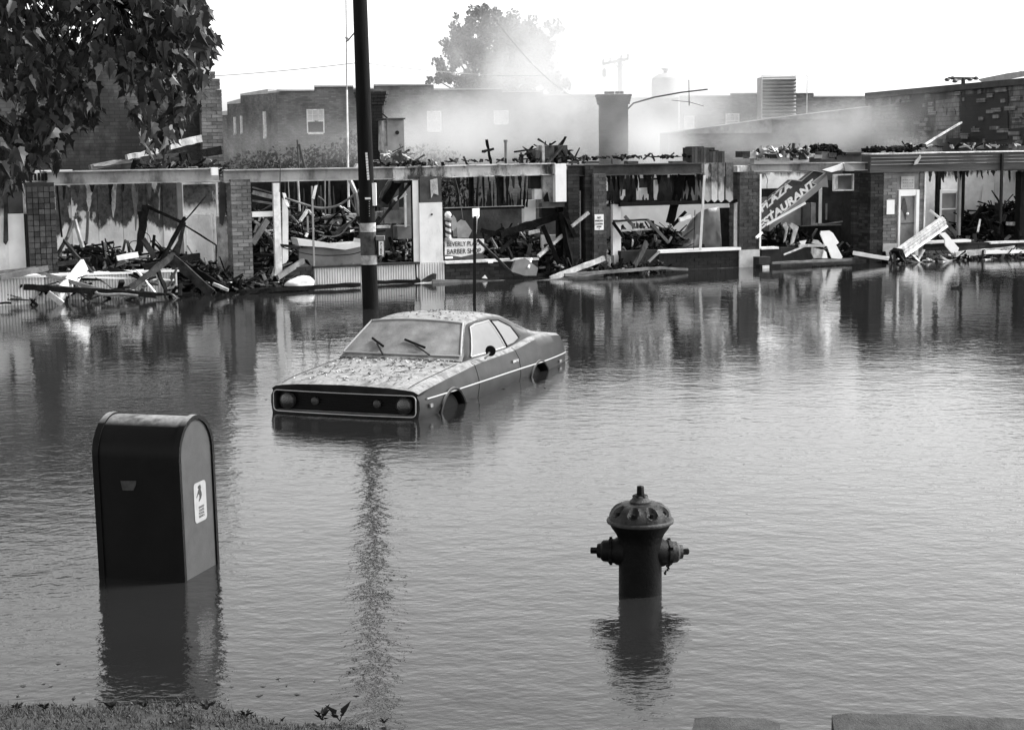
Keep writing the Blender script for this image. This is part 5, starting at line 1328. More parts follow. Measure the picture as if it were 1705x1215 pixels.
# bare pipes and posts above the beams
for px0, py0, px1, py1, n, r, m, nm, lab in (
    (495, 233, 499, 300, 2.2, .018, M_beamd, 'vent_pipe', 'thin upright pipe above the second beam, left of the slanting pipe'), (498, 240, 513, 300, 2.0, .028, M_beamd, 'vent_pipe', 'slanting dark pipe above the second beam'),
    (842, 233, 842.5, 292, 1.6, .032, M_metal, 'vent_pipe', 'upright capped pipe above the barber shop beam'), (868, 254, 865, 278, 1.5, .02, M_beamd, 'charred_stick', 'short charred stick above the barber shop beam'),
    (467, 261, 466, 320, .0, .010, M_beamd, 'thin_rod', 'thin rod crossing the second beam near its left end'), (1019, 264, 1019.5, 274, .2, .02, M_beamd, 'charred_stick', 'charred stub on the black beam below the tall chimney'),
    (496, 300, 499, 352, 2.2, .022, M_pale, 'hanging_pipe', 'pale pipe hanging under the second beam, middle'), (541, 300, 541, 350, 1.8, .015, M_metal, 'hanging_pipe', 'thin pipe hanging under the second beam, near the thin mast')):
    b = MB().tube([fp(px0, py0, n), fp(px1, py1, n)], r, 8)
    if 'capped' in lab: b.tube([fp(px0, py0, n), fp(px0, py0 + 4, n)], r * 1.4, 8)
    b.build(nm, m, label=lab, cat='pipe' if 'pipe' in nm else 'rod')
cs = empty('charred_cross', tuple(fp(817, 275, 1.6)), 'small charred timber cross standing above the barber shop beam', 'timber')
MB().bar(fp(810, 233, 1.6), fp(818, 274, 1.6), .05, .05, jag=.01, seg=5).build('upright', M_char, cs); MB().bar(fp(803, 253, 1.55), fp(821.5, 248.5, 1.55), .05, .05, jag=.012, seg=5).build('crosspiece', M_char, cs)
bt = rubble(None, 'rafter_ends', [(876, 262), (888, 245), (903, 242), (925, 240), (948, 246), (952, 270)], .4, 1.5, 30, (.2, .6), zmin=2.3, mats=[M_char, M_char2], seed=12, base=False, label='black broken rafter ends heaped on the beam right of the barber shop', cat='rubble')
rb = empty('wall_stub', tuple(fp(915, 272, .6)), 'broken stub of wall standing on the beam left of the tall chimney', 'wall')
for x0, x1, y0, m in ((892, 899, 250, M_beamd), (903, 907, 242, M_pale), (907.2, 923, 242.5, M_beamd), (924, 929, 246, M_char), (929.2, 945, 242, M_brickd)): fpart(rb, 'wall_piece', m, x0, x1, y0, 272, .5, .8)
MB().bar(fp(925, 266, .45), fp(952, 261.5, .45), .1, .08, jag=.01, seg=5).build('wall_piece', M_char, rb)

# ================================================================== DEBRIS
rubble(None, 'rubble_heap', [(96, 425), (120, 410), (150, 395), (190, 418), (225, 412), (262, 420), (300, 408), (345, 436), (384, 455)], -.1, 1.9, 330, (.1, .9), seed=21, label='heap of charred rubble inside the left shop behind the ribbed planter', cat='rubble')
rubble(None, 'rubble_heap', [(296, 430), (330, 432), (360, 446), (400, 462), (455, 456), (500, 466)], -.3, .35, 200, (.08, .5), seed=22, label='low rubble spilling out beside the left brick pier to the water', cat='rubble')
rubble(None, 'rubble_heap', [(422, 330), (440, 345), (456, 372), (475, 400)], 1.0, 2.4, 260, (.1, .7), seed=23, label='tall dark rubble stack filling the narrow door bay right of the brick pier', cat='rubble')
rubble(None, 'rubble_heap', [(478, 330), (520, 345), (560, 350), (600, 345), (640, 350), (690, 372)], 2.2, 4.2, 500, (.1, .9), seed=24, mats=[M_char, M_char2, M_metal, M_pale], label='burnt furniture and rubble deep in the shop behind the telephone pole', cat='rubble')
rubble(None, 'rubble_heap', [(500, 405), (560, 408), (605, 415), (650, 385), (690, 400)], .6, 2.0, 240, (.08, .5), seed=25, mats=[M_char, M_char2, M_metal, M_pale], label='broken shelving and rubble behind the ribbed window wall', cat='rubble')
rubble(None, 'rubble_heap', [(800, 425), (830, 395), (860, 380), (895, 385), (925, 395), (945, 425)], .3, 1.9, 380, (.1, .8), seed=26, label='black rubble pile in the barber shop right of its sign board', cat='rubble')
rubble(None, 'rubble_heap', [(742, 396), (760, 388), (785, 392), (815, 400)], .5, 1.4, 60, (.08, .4), seed=27, mats=[M_metal, M_wood, M_char], label='low clutter behind the white sign board', cat='rubble')
rubble(None, 'rubble_heap', [(905, 440), (940, 436), (1000, 442), (1030, 440), (1095, 436)], -.35, .5, 200, (.08, .6), seed=28, label='scattered charred bits around the foot of the middle brick piers', cat='rubble')
rubble(None, 'rubble_heap', [(1034, 372), (1060, 385), (1090, 378), (1120, 372), (1150, 392)], .5, 1.6, 300, (.1, .8), seed=29, label='black rubble behind the window with the crumpled metal sheet', cat='rubble')
rubble(None, 'rubble_heap', [(1268, 405), (1300, 372), (1330, 380), (1360, 400), (1410, 412), (1440, 425)], .7, 1.9, 260, (.1, .7), seed=30, mats=[M_char, M_char2, M_metal, M_pale], label='burnt rubble in the restaurant entrance under the fallen sign', cat='rubble')
rubble(None, 'rubble_heap', [(1603, 372), (1625, 352), (1650, 350), (1672, 335), (1690, 330), (1705, 332), (1760, 325), (1860, 350)], .6, 2.8, 620, (.1, .9), seed=31, mats=[M_char, M_char, M_char2, M_wood], label='big mound of charred rubble inside the right end shop window', cat='rubble')
rubble(None, 'rubble_heap', [(1541, 395), (1565, 385), (1600, 392), (1640, 396)], .3, 1.2, 110, (.08, .4), seed=32, label='small rubble behind the window sill by the white door frame', cat='rubble')
rubble(None, 'rubble_heap', [(1345, 252), (1356, 244), (1372, 241), (1388, 243), (1394, 258)], .5, 1.2, 150, (.06, .25), seed=33, zmin=2.35, mats=[M_char, M_char], base=False, label='black tangled clump on the parapet above the fallen sign', cat='rubble')
rubble(None, 'rubble_heap', [(1448, 262), (1462, 252), (1480, 249), (1500, 254), (1520, 258)], -.05, .5, 70, (.06, .22), seed=34, zmin=2.45, mats=[M_char, M_char], base=False, label='black charred lumps on the roof edge at the corner shop', cat='rubble')
rubble(None, 'rubble_heap', [(1255, 254), (1290, 249), (1340, 250)], .2, .6, 90, (.08, .4), seed=35, zmin=2.4, mats=[M_metal, M_char2, M_pale, M_char], base=False, label='torn flashing and splinters along the parapet above the restaurant', cat='rubble')
rubble(None, 'rubble_heap', [(1475, 432), (1540, 428), (1620, 425), (1705, 420), (1850, 410)], -.9, -.2, 200, (.08, .6), seed=36, zmin=-.1, mats=[M_char, M_char2, M_pale, M_beam], base=False, label='strip of floating scraps along the right end brick wall', cat='rubble')
rubble(None, 'rubble_heap', [(-60, 470), (40, 462), (80, 452), (200, 460), (300, 462)], -1.0, -.4, 45, (.1, .6), seed=37, zmin=-.08, base=False, label='loose scraps strewn over the ribbed planters at the left end', cat='rubble')
rubble(None, 'roof_crust', [(640, 276), (690, 270), (735, 273)], .0, .5, 26, (.05, .22), seed=41, zmin=2.32, mats=[M_char, M_char2, M_beam], base=False, label='burnt crust on the beam above the smooth panel, left of the barber shop', cat='rubble')
rubble(None, 'roof_crust', [(948, 270), (1000, 267), (1060, 269), (1150, 268)], .0, .4, 34, (.04, .22), seed=42, zmin=2.38, mats=[M_char, M_char2], base=False, label='black crust along the steel beam in front of the tall chimney', cat='rubble')
rubble(None, 'roof_crust', [(738, 273), (800, 272), (920, 270)], .1, .4, 16, (.04, .2), seed=43, zmin=2.36, mats=[M_char, M_char2], base=False, label='thin charred crust along the peeling beam of the barber shop', cat='rubble')
rubble(None, 'roof_crust', [(1500, 256), (1600, 254), (1705, 253), (1850, 251)], .1, .6, 50, (.04, .3), seed=44, zmin=2.5, mats=[M_char, M_metal, M_pale, M_char2], base=False, label='torn edging and cinders along the dark fascia of the corner shop', cat='rubble')
rubble(None, 'roof_crust', [(230, 275), (300, 274), (366, 272)], .3, 2.2, 60, (.1, .6), seed=45, zmin=2.2, mats=[M_char, M_char2, M_metal], base=False, label='burnt roof scraps behind the leftmost steel beam', cat='rubble')
Wd, Wh, Ch, Cs, Pa = M_wood, M_whitec, M_char, M_char2, M_pale
PL = [
 # left shop
 (141, 440, -.55, 96, 494, -1.1, .22, Wh, 'wide white board leaning from the ribbed planter down to the water'),
 (80, 488, -1.2, 104, 506, -1.3, .10, Pa, 'short pale stick poking out of the water at the far left'),
 (0, 462, -1.1, 80, 446, -.9, .10, Wd, 'grey plank lying on the far left planter, sloping up right'), (-20, 455, -.95, 60, 447, -.9, .07, Wd, 'thin grey lath on the far left planter'),
 (45, 448, -.9, 190, 490, -.9, .07, Wd, 'long thin batten running down across the ribbed planter into the water'),
 (228, 450, -.5, 260, 490, -.8, .035, Wh, 'thin curved white strip hanging over the planter'),
 (225, 474, -.6, 283, 430, -.1, .07, Ch, 'charred rafter crossing in front of the planter, rising right'), (213, 483, -.9, 290, 424, -.2, .10, Cs, 'scorched rafter rising right from the water over the planter'),
 (240, 446, -.1, 333, 426, .1, .12, Ch, 'thick charred beam end sticking out to the right of the left heap'), (287, 430, -.2, 352, 488, -.6, .17, Cs, 'heavy scorched beam slanting down into the water beside the left heap'),
 (300, 435, .0, 378, 482, -.5, .10, Ch, 'charred beam slanting down toward the left brick pier'), (292, 438, -.2, 286, 474, -.4, .12, Cs, 'short thick scorched post standing against the planter end'),
 (268, 436, .1, 308, 362, .3, .07, Ch, 'charred lath rising to the white panel in the left shop'), (243, 343, .3, 306, 372, .3, .06, Ch, 'upper arm of the bent frame in the left shop'),
 (243, 343, .3, 230, 422, .3, .13, Ch, 'thick black upright of the bent frame in the left shop'), (233, 352, .32, 236, 420, .32, .06, Ch, 'thin black upright beside the bent frame in the left shop'),
 (306, 370, .28, 295, 425, .3, .07, Cs, 'scorched upright at the panel edge in the left shop'), (306, 370, .25, 342, 328, .9, .02, Ch, 'thin dark wire like lath rising right over the white panel'),
 (306, 374, .25, 360, 408, .9, .025, Ch, 'thin dark rod sloping down right over the white panel'), (360, 408, .9, 360, 440, .9, .025, Ch, 'short dark upright rod on the white panel'),
 (106, 400, .2, 158, 460, -.3, .05, Cs, 'scorched batten sloping down right through the left window'), (112, 395, .3, 92, 430, .2, .05, Cs, 'short scorched batten at the left window edge'),
 (122, 368, .6, 110, 402, .5, .05, Wd, 'left leg of a splintered grey frame in the left shop'), (124, 366, .6, 138, 412, .5, .06, Pa, 'right leg of a splintered pale frame in the left shop'),
 (147, 352, .8, 144, 405, .8, .05, Wd, 'upright grey stick left of the white wall in the left shop'), (238, 398, .3, 258, 430, .3, .10, Cs, 'scorched post foot leaning in the left shop heap'),
 (195, 430, .0, 230, 424, .0, .10, Wh, 'short white board lying on the left heap'), (95, 440, .0, 150, 432, .1, .07, Cs, 'scorched plank lying along the left heap'),
 (130, 461, -.5, 290, 466, -.5, .03, Wh, 'thin white pipe lying along the planter'), (180, 448, -.2, 235, 460, -.4, .09, Ch, 'charred plank lying on the planter rim'),
 (40, 478, -1.1, 260, 491, -1.2, .10, Ch, 'long black plank floating below the left planters'), (245, 490, -.9, 330, 489, -.8, .05, Ch, 'thin black lath floating left of the brick pier'),
 (355, 472, -.7, 380, 483, -.9, .05, Pa, 'short pale stick in the water left of the brick pier'), (200, 496, -1.2, 222, 484, -.9, .04, Pa, 'small pale stick at the waterline below the planter'),
 # second shop
 (445, 366, .6, 420, 405, .5, .12, Wd, 'grey brace leaning in the narrow door bay, rising right'), (424, 368, .7, 450, 390, .7, .05, Pa, 'pale lath crossing the narrow door bay'),
 (420, 312, .5, 457, 322, .5, .03, Wd, 'thin wire like strip at the top of the narrow door bay'), (420, 334, .6, 457, 340, .6, .04, Wd, 'thin grey strip crossing the upper door bay'),
 (420, 424, .6, 458, 425, .6, .05, Ch, 'black rail across the foot of the door bay'), (500, 412, -.1, 462, 408, .1, .05, Cs, 'scorched batten on the low brick wall, left'),
 (462, 462, -.3, 505, 434, .2, .09, Wd, 'grey plank leaning on the low dark brick wall'), (395, 486, -.9, 600, 474, -.6, .08, Ch, 'long thin black board floating in front of the ribbed wall, left part'),
 (500, 368, 1.0, 512, 350, 1.2, .05, Pa, 'short pale stick high in the second shop'), (513, 350, 1.2, 522, 360, 1.1, .04, Pa, 'tiny pale bracket high in the second shop'),
 (630, 372, .8, 690, 296, .4, .05, Cs, 'scorched conduit rising right across the second shop'), (640, 338, .9, 662, 302, .8, .16, Ch, 'thick charred rafter hanging right of the telephone pole'),
 (657, 333, .6, 676, 322, .6, .07, Wh, 'white splinter caught on the conduit'), (600, 410, .9, 632, 362, 1.0, .06, Ch, 'charred batten behind the telephone pole, rising right'),
 (560, 385, .9, 600, 360, 1.0, .05, Ch, 'charred batten rising right in the middle of the second shop'), (555, 392, .8, 578, 374, .9, .08, Cs, 'short scorched block of timber in the second shop'),
 (628, 470, -.2, 700, 468, -.2, .07, Ch, 'black board lying at the waterline right of the telephone pole'), (596, 274, .9, 583, 300, .8, .09, Pa, 'upper part of the twisted pale strip left of the telephone pole'),
 (583, 300, .8, 592, 322, .7, .07, Pa, 'middle part of the twisted pale strip left of the telephone pole'), (592, 322, .7, 598, 360, .6, .08, Wd, 'lower part of the twisted strip left of the telephone pole'),
 (690, 474, -.3, 718, 471, -.3, .04, Wh, 'thin white lath floating at the ribbed pier foot'),
 # barber shop
 (795, 399, -.15, 856, 458, -.6, .045, Cs, 'long thin pole sliding from the barber window down to the water'), (833, 390, .15, 935, 358, .3, .14, Ch, 'long black rafter rising right over the barber shop rubble'),
 (800, 384, .3, 850, 394, .2, .09, Ch, 'black plank sagging left in the barber window'), (806, 398, .2, 838, 380, .4, .06, Ch, 'short black lath in the barber window, rising right'),
 (832, 420, .1, 862, 388, .3, .10, Ch, 'charred batten leaning in the middle of the barber window'), (818, 397, .1, 828, 414, .0, .04, Wd, 'small grey stick beside the barber rubble'),
 (845, 412, .0, 853, 432, -.1, .06, Ch, 'short charred stub on the barber sill'), (880, 388, .1, 898, 384, .1, .07, Pa, 'pale lath lying on top of the barber rubble'),
 (905, 376, .0, 931, 440, -.2, .09, Ch, 'black prop leaning before the white door, sloping down right'), (934, 354, .1, 951, 445, -.1, .12, Ch, 'heavy black prop beside the dark brick pier'), (940, 356, .0, 958, 395, .0, .08, Ch, 'short black brace at the dark brick pier'),
 (896, 427, -.15, 936, 392, .1, .06, Pa, 'pale batten rising right across the white door'), (952, 377, -.2, 980, 354, -.2, .06, Pa, 'pale batten rising right on the dark brick pier'),
 (880, 446, -.4, 885, 430, -.2, .03, Wh, 'tiny white stick on the fallen panel'), (880, 402, .0, 898, 396, .0, .05, Ch, 'thin black lath before the white door'),
 (916, 464, -.7, 1006, 430, -.3, .10, Pa, 'long pale board rising right in front of the middle piers'), (842, 474, -.9, 1004, 458, -.7, .05, Wd, 'very long thin plank floating from barber shop to middle piers'),
 (720, 470, -.4, 900, 471, -.5, .10, Wd, 'long grey plank floating under the barber shop wall'), (790, 476, -.9, 896, 472, -.7, .04, Wh, 'thin pale lath floating under the barber shop wall'),
 # fourth shop
 (1136, 292, .2, 1115, 372, .4, .17, Ch, 'thick charred post leaning in the fourth shop window'), (1173, 292, -.05, 1166, 416, -.1, .05, Wh, 'thin white pole standing before the crumpled sheet'),
 (1120, 376, .4, 1142, 352, .3, .06, Ch, 'short charred lath beside the crumpled sheet'), (1131, 366, .2, 1150, 360, .2, .08, Wh, 'small white strip on the crumpled sheet'),
 (1040, 360, .3, 1066, 390, .2, .06, Wd, 'left arm of the bent window frame in the fourth shop'), (1021, 368, .2, 1078, 366, .2, .04, Cs, 'top bar of the bent window frame in the fourth shop'),
 (1078, 366, .2, 1113, 404, .1, .06, Wd, 'right arm of the bent window frame in the fourth shop'), (1021, 370, .2, 1038, 396, .1, .06, Ch, 'charred brace beside the white door frame of the fourth shop'),
 (1034, 384, .2, 1090, 381, .2, .04, Pa, 'pale rail crossing the fourth shop window'), (1076, 404, .0, 1056, 444, -.5, .12, Cs, 'twisted scorched timber at the foot of the fourth shop'),
 (1098, 419, -.1, 1080, 436, -.3, .04, Wd, 'short grey stick at the left end of the white sill'), (1113, 404, .1, 1118, 394, .1, .04, Wd, 'short grey stub at the corner of the bent frame'),
 (940, 458, -.9, 1100, 446, -.6, .06, Wd, 'long thin grey plank floating before the fourth shop'), (1100, 446, -.6, 1145, 449, -.6, .05, Wd, 'short plank end floating before the fourth shop'), (1157, 350, .5, 1155, 418, .0, .015, Ch, 'thin black cable hanging before the crumpled sheet'),
 # restaurant
 (1259, 396, -.1, 1268, 388, .0, .04, Wh, 'small white stick end at the restaurant pier'), (1420, 421, -.5, 1480, 431, -.8, .08, Wh, 'straight white pole lying before the dark entrance'),
 (1285, 438, -.4, 1418, 432, -.3, .05, Wd, 'long thin kerb board under the restaurant entrance'), (1305, 424, .0, 1345, 408, .2, .03, Pa, 'thin pale stick rising right in the restaurant rubble'),
 (1368, 374, .9, 1403, 369, .8, .03, Wd, 'thin grey rod lying behind the white debris panels'), (1330, 409, .4, 1372, 409, .4, .06, Wh, 'white strip lying under the debris panels'),
 # corner shop
 (1524, 252, .2, 1560, 228, .8, .04, Pa, 'lower length of the pale pole leaning on the right roof'), (1560, 228, .8, 1601, 204, 1.4, .04, Pa, 'upper length of the pale pole leaning on the right roof'),
 (1567, 362, .0, 1592, 392, .1, .12, Cs, 'scorched board leaning behind the fallen column'), (1548, 350, .3, 1568, 366, .1, .05, Wh, 'thin white lath above the fallen column'),
 (1632, 366, .6, 1628, 386, .4, .04, Wh, 'small white strip in the right end rubble'), (1676, 372, .3, 1694, 373, .3, .08, Pa, 'pale short board in the right end rubble'), (1692, 374, .3, 1700, 396, .0, .09, Ch, 'black stub at the right end of the sill'),
 (1590, 424, -.6, 1690, 414, -.5, .12, Pa, 'pale splintered board floating at the right end'), (1640, 420, -.8, 1760, 418, -.8, .07, Wh, 'white board floating at the right edge'), (1530, 430, -.5, 1575, 427, -.5, .07, Cs, 'short scorched plank floating below the white door frame'),
]
for x0, y0, n0, x1, y1, n1, wv, m_, lab in PL:
    plank(x0, y0, n0, x1, y1, n1, wv, m_, lab, name='charred_plank' if m_ in (Ch, Cs) else 'loose_plank', t=min(.06, wv))
# cables and curved strips
def cable(px, lab, r=.012, m=M_char2, n='cable', cat='cable'):
    pts = []
    P_ = [fp(*q) for q in px]
    for i in range(len(P_) - 1):
        a, b_, c, d = P_[max(i - 1, 0)], P_[i], P_[i + 1], P_[min(i + 2, len(P_) - 1)]
        for k in range(6):
            t_ = k / 6; pts.append(.5 * ((2 * b_) + (c - a) * t_ + (2 * a - 5 * b_ + 4 * c - d) * t_ * t_ + (-a + 3 * b_ - 3 * c + d) * t_ ** 3))
    pts.append(P_[-1]); MB().tube(pts, r, 6).build(n, m, label=lab, cat=cat, smooth=True)
cable([(475, 330, .8), (500, 338, .8), (530, 346, .8), (560, 343, .8), (585, 328, .8), (598, 316, .8)], 'drooping grey hose crossing the second shop', .025, M_wood, 'hose', 'hose')
cable([(530, 327, .9), (539, 334, .9), (541, 345, .9), (542, 358, .9)], 'short hooked cable in the second shop', .015, M_wood)
cable([(535, 392, .6), (555, 394, .6), (570, 388, .6), (580, 375, .6), (592, 363, .6)], 'curved cable over the white counter', .015, M_wood)
cable([(462, 408, .3), (490, 418, .3), (530, 425, .3), (580, 424, .3), (605, 418, .3)], 'thin cable sagging under the white counter', .010, M_char)
cable([(215, 412, .3), (217, 404, .3), (225, 401, .3), (233, 404, .3)], 'small wire loop in the left shop heap', .008, M_char)
cable([(236, 384, .3), (248, 392, .3), (250, 404, .3), (242, 412, .3)], 'larger wire loop beside the black upright', .008, M_char)
cable([(168, 482, -1.1), (160, 488, -1.2), (175, 491, -1.2), (200, 490, -1.2), (230, 493, -1.25)], 'pale hose end floating below the left planter', .03, M_wood, 'hose', 'hose')
cable([(0, 505, -1.5), (10, 504, -1.5), (19, 504.5, -1.5)], 'short dark stick floating at the far left', .02, M_char, 'stick', 'stick')
cable([(757, 292, .1), (764, 320, .1), (768, 345, .1), (771, 366, .1)], 'thin wire hanging in the barber window', .006, M_wood)
cable([(1274, 290, .3), (1278, 300, .3), (1277, 312, .3), (1280, 350, .3)], 'thin wire hanging beside the fallen sign', .006, M_char)
# white lump of cloth, white sheets, fluted column
c = fp(500, 472, -.45); rows = []
for j in range(9):
    v = j / 8; row = []
    for i in range(24):
        a = 2 * math.pi * i / 24; rr = math.sin(math.acos(min(1, v * .999))) if v < 1 else .02
        k = 1 + .18 * mnoise.noise(Vector((math.cos(a) * 1.5, math.sin(a) * 1.5, v * 2)))
        row.append(c + EV * (rr * .30 * k * math.cos(a) + .05 * v) + NV * (rr * .18 * k * math.sin(a)) + Vector((0, 0, -.03 + v * .17 * k)))
    rows.append(row)
MB().grid(rows, close=True).build('cloth_bundle', M_cloth, label='rounded white cloth bundle at the waterline left of the ribbed wall', cat='cloth', smooth=True)
for poly, n, m_, nm, lab in (
    ([(1366, 390), (1367, 385), (1381, 384), (1387, 388), (1397, 404), (1391, 409), (1374, 410)], .1, Wh, 'debris_panel', 'upper tilted white panel with a dark edge before the restaurant entrance'),
    ([(1377, 409), (1393, 409), (1403, 428), (1401, 431), (1385, 430)], -.1, Wh, 'debris_panel', 'lower tilted white panel standing before the restaurant entrance'),
    ([(1352, 405), (1355, 399), (1362, 400), (1372, 409)], .0, Pa, 'debris_panel', 'small pale triangular panel left of the tilted white panels'),
    ([(1352, 412), (1371, 416), (1370, 430), (1355, 430), (1351, 421)], -.1, Pa, 'debris_panel', 'grey pale panel lying left of the lower white panel'),
    ([(1372, 416), (1376, 420), (1378, 430), (1369, 430)], -.15, Wh, 'debris_panel', 'narrow white shard between the debris panels'),
    ([(1331, 402), (1343, 400), (1340, 407), (1334, 407)], .2, Wh, 'debris_panel', 'tiny white shard left of the debris panels'),
    ([(1564, 389), (1574, 387), (1578, 391), (1594, 410), (1597, 413), (1594, 421), (1585, 422), (1574, 409), (1573, 398)], -.25, Wh, 'torn_sheet', 'torn white sheet hanging over the sill right of the fallen column'),
    ([(1303, 374), (1309, 370), (1313, 378), (1309, 398), (1305, 404), (1308, 385)], .3, Pa, 'torn_sheet', 'ragged pale strip hanging under the fallen sign, left'),
    ([(1313, 374), (1320, 371), (1330, 378), (1322, 404), (1316, 408), (1321, 384)], .28, Pa, 'torn_sheet', 'ragged pale strip hanging under the fallen sign, right'),
    ([(1370, 283), (1395, 275), (1405, 271), (1410, 275), (1400, 283), (1385, 287)], .0, Wh, 'torn_flashing', 'crumpled white flashing on the beam above the fallen sign'),
    ([(1404, 272), (1412, 273), (1424, 280), (1422, 285), (1408, 285)], -.05, M_metal, 'torn_flashing', 'curled grey flashing at the end of the restaurant beam'),
    ([(760, 372), (768, 366), (775, 368), (786, 384), (780, 396), (762, 396)], .9, M_stone, 'chair_back', 'rounded pale chair back behind the white sign board'),
    ([(752, 364), (755, 358), (759, 364), (762, 376), (756, 384), (752, 384)], .8, M_stone, 'chair_back', 'narrow pale chair back beside the striped pole'),
    ([(701, 468), (712, 460), (722, 455), (727, 456), (726, 466), (712, 470)], -.25, Cs, 'debris_panel', 'dark scrap at the waterline against the ribbed pier'),
    ([(803, 463), (808, 458), (812, 464)], -.3, Wh, 'debris_panel', 'tiny white triangle at the waterline under the barber shop'),
    ([(1522, 275), (1524, 268), (1533, 258), (1534, 262), (1528, 273)], -.1, Pa, 'torn_flashing', 'small pale rag hanging on the dark fascia')):
    b = MB(); b.fprism(poly, n, .03); o = b.build(nm, m_, label=lab, cat='sheet' if 'sheet' in nm else 'panel' if 'panel' in nm else 'flashing' if 'flash' in nm else 'chair')
fc_ = empty('fallen_column', tuple(fp(1500, 424, -.4)), 'fluted white column fallen slantwise against the window beside the white door frame', 'column')
p0 = fp(1571, 369, -.1); p1 = fp(1497, 422, -.55); d = (p1 - p0).normalized()
b = MB(); rows = []; sx_ = d.cross(NV).normalized(); sy_ = d.cross(sx_)
for e_ in (p0, p1):
    row = []
    for i in range(48):
        a = 2 * math.pi * i / 48; rr = .10 - (.016 if i % 4 < 2 else 0); row.append(e_ + (sx_ * math.cos(a) * 1.35 + sy_ * math.sin(a) * .8) * rr)
    rows.append(row)
b.grid(rows, close=True); b.add(rows[0], [tuple(range(48))]); b.add(rows[1], [tuple(range(48))]); b.build('shaft', M_pale, fc_)
MB().bar(p1 + NV * -.02, p1 + d * .14, .30, .26, jag=.02, seg=3).build('column_foot', M_char, fc_)
MB().bar(p0 + sx_ * .11 - NV * .08, p1 + sx_ * .11 - NV * .08, .05, .04).build('edge_strip', M_whitec, fc_)

# low things floating or poking out of the water near the right
fl_ = gnd(1592, 480); b = MB(); b.bar(fl_ + Vector((-.08, 0, .01)), fl_ + Vector((.08, .02, .03)), .08, .05, jag=.012, seg=4); b.build('floating_scrap', M_char2, label='small dark scrap floating alone in the street on the right', cat='scrap')

r_ = random.Random(55); b = MB()
for i in range(90):
    k = r_.random()
    if k < .3: c = gnd(r_.uniform(0, 620), r_.uniform(1100, 1172) - 0, .002)
    elif k < .75: c = Vector((-.95, 19.5, .002)) + Vector((r_.gauss(0, 1.3), r_.gauss(-.5, 1.6), 0))
    else: c = fw(r_.uniform(-4, 14), r_.uniform(-4.5, -.8), .002)
    s_ = r_.uniform(.008, .022) * (1 + max(0, c.y - 12) / 14); a = r_.uniform(0, 3.14); d = Vector((math.cos(a), math.sin(a), 0)); e_ = Vector((-d.y, d.x, 0))
    b.add([c - d * s_, c - e_ * s_ * .5 + Vector((0, 0, .004)), c + d * s_, c + e_ * s_ * .5 + Vector((0, 0, .006))], [(0, 1, 2, 3)])
b.build('floating_leaves', M_leafl, label='scattered leaves and specks floating on the flood water', cat='leaves', kind='stuff')
# ================================================================== WIRES
def wire(pts, r, lab):
    P_ = [Vector(p) for p in pts]; out = []
    a, b_ = P_; 
    for i in range(25):
        t_ = i / 24; q = a.lerp(b_, t_); q.z -= 4 * t_ * (1 - t_) * .35; out.append(q)
    MB().tube(out, r, 4).build('overhead_wire', M_gmetal, label=lab, cat='wire')
wire((at(1010, 8, 60), at(1900, 135, 44)), .006, 'faint overhead wire sloping down to the upper right')
wire((at(815, 20, 40), at(975, 170, 56)), .005, 'faint wire sloping down across the skyline tree')
wire((at(610, 103, 40), at(-60, 118, 60)), .008, 'faint level wire left of the telephone pole')
wire((at(615, 106, 40), at(1010, 112, 84)), .008, 'faint level wire right of the telephone pole')

# ================================================================== KERBS, BANK, NEAR PLANTS
M_kerb = mat('kerb_concrete', .05, .9, .4, 9, .6, 50)
def kerb_block(x0, x1, yl, yr, lab, lowc=False):
    a = gnd(x0, yl, .10); b_ = gnd(x1, yr, .10); d = (b_ - a).normalized(); n = Vector((-d.y, d.x, 0)); b = MB()
    L_ = (b_ - a).length; k = max(4, int(L_ / .08)); prof = [(-.34, -.45), (-.34, .05), (-.32, .095), (-.02, .10), (.0, .085), (.012, .04), (.03, -.45)]
    rows = []
    for i in range(k + 1):
        s = L_ * i / k; e_ = .02 if i in (0, k) else 0; row = []
        for (y, z) in prof:
            j = .006 * mnoise.noise(Vector((s * 9, y * 20, z * 20)))
            row.append(a + d * s + n * (y + j) + Vector((0, 0, z - .10 - e_ + j)))
        rows.append(row)
    b.grid(rows); b.add(rows[0], [tuple(range(len(prof)))]); b.add(rows[-1], [tuple(range(len(prof)))])
    return b.build('kerb_block', M_kerb, label=lab, cat='kerb', smooth=35)
kerb_block(1157, 1299, 1187, 1194, 'short concrete kerb block at the bottom edge, below the hydrant')
kerb_block(1385, 1900, 1182, 1200, 'long chipped concrete kerb block at the bottom right edge')
r_ = random.Random(31); b = MB(); bt_ = MB()
for i in range(14000):
    x = r_.uniform(-3.4, -.1) if r_.random() < .9 else r_.uniform(-.4, .3); y = r_.uniform(7.6, 8.75); z = bank_h(x, y)
    if z < -.015 or r_.random() > .9 * min(1, max(.1, (z + .03) / .07)) : continue
    h_ = r_.uniform(.008, .035); a = r_.uniform(0, 6.28); q = Vector((x, y, z)); dv = Vector((math.cos(a), math.sin(a), 0)); lean = Vector((r_.gauss(0, .5), r_.gauss(0, .5), 1)) * h_
    b.add([q - dv * .003, q + dv * .003, q + lean], [(0, 1, 2)])
for i in range(1500):
    x = r_.uniform(-3.4, .2); y = r_.uniform(7.6, 8.7); z = bank_h(x, y)
    if z < -.01: continue
    s_ = r_.uniform(.003, .010); bt_.box((x, y, z + s_ * .3), (s_ * 2, s_ * 1.4, s_), Euler((r_.random(), r_.random(), r_.random() * 6)).to_matrix())
b.build('bank_grass', mat('grass_blade', .05, .8, .6, 9, 0), label='short scrubby grass along the bottom left bank', cat='grass', kind='stuff')
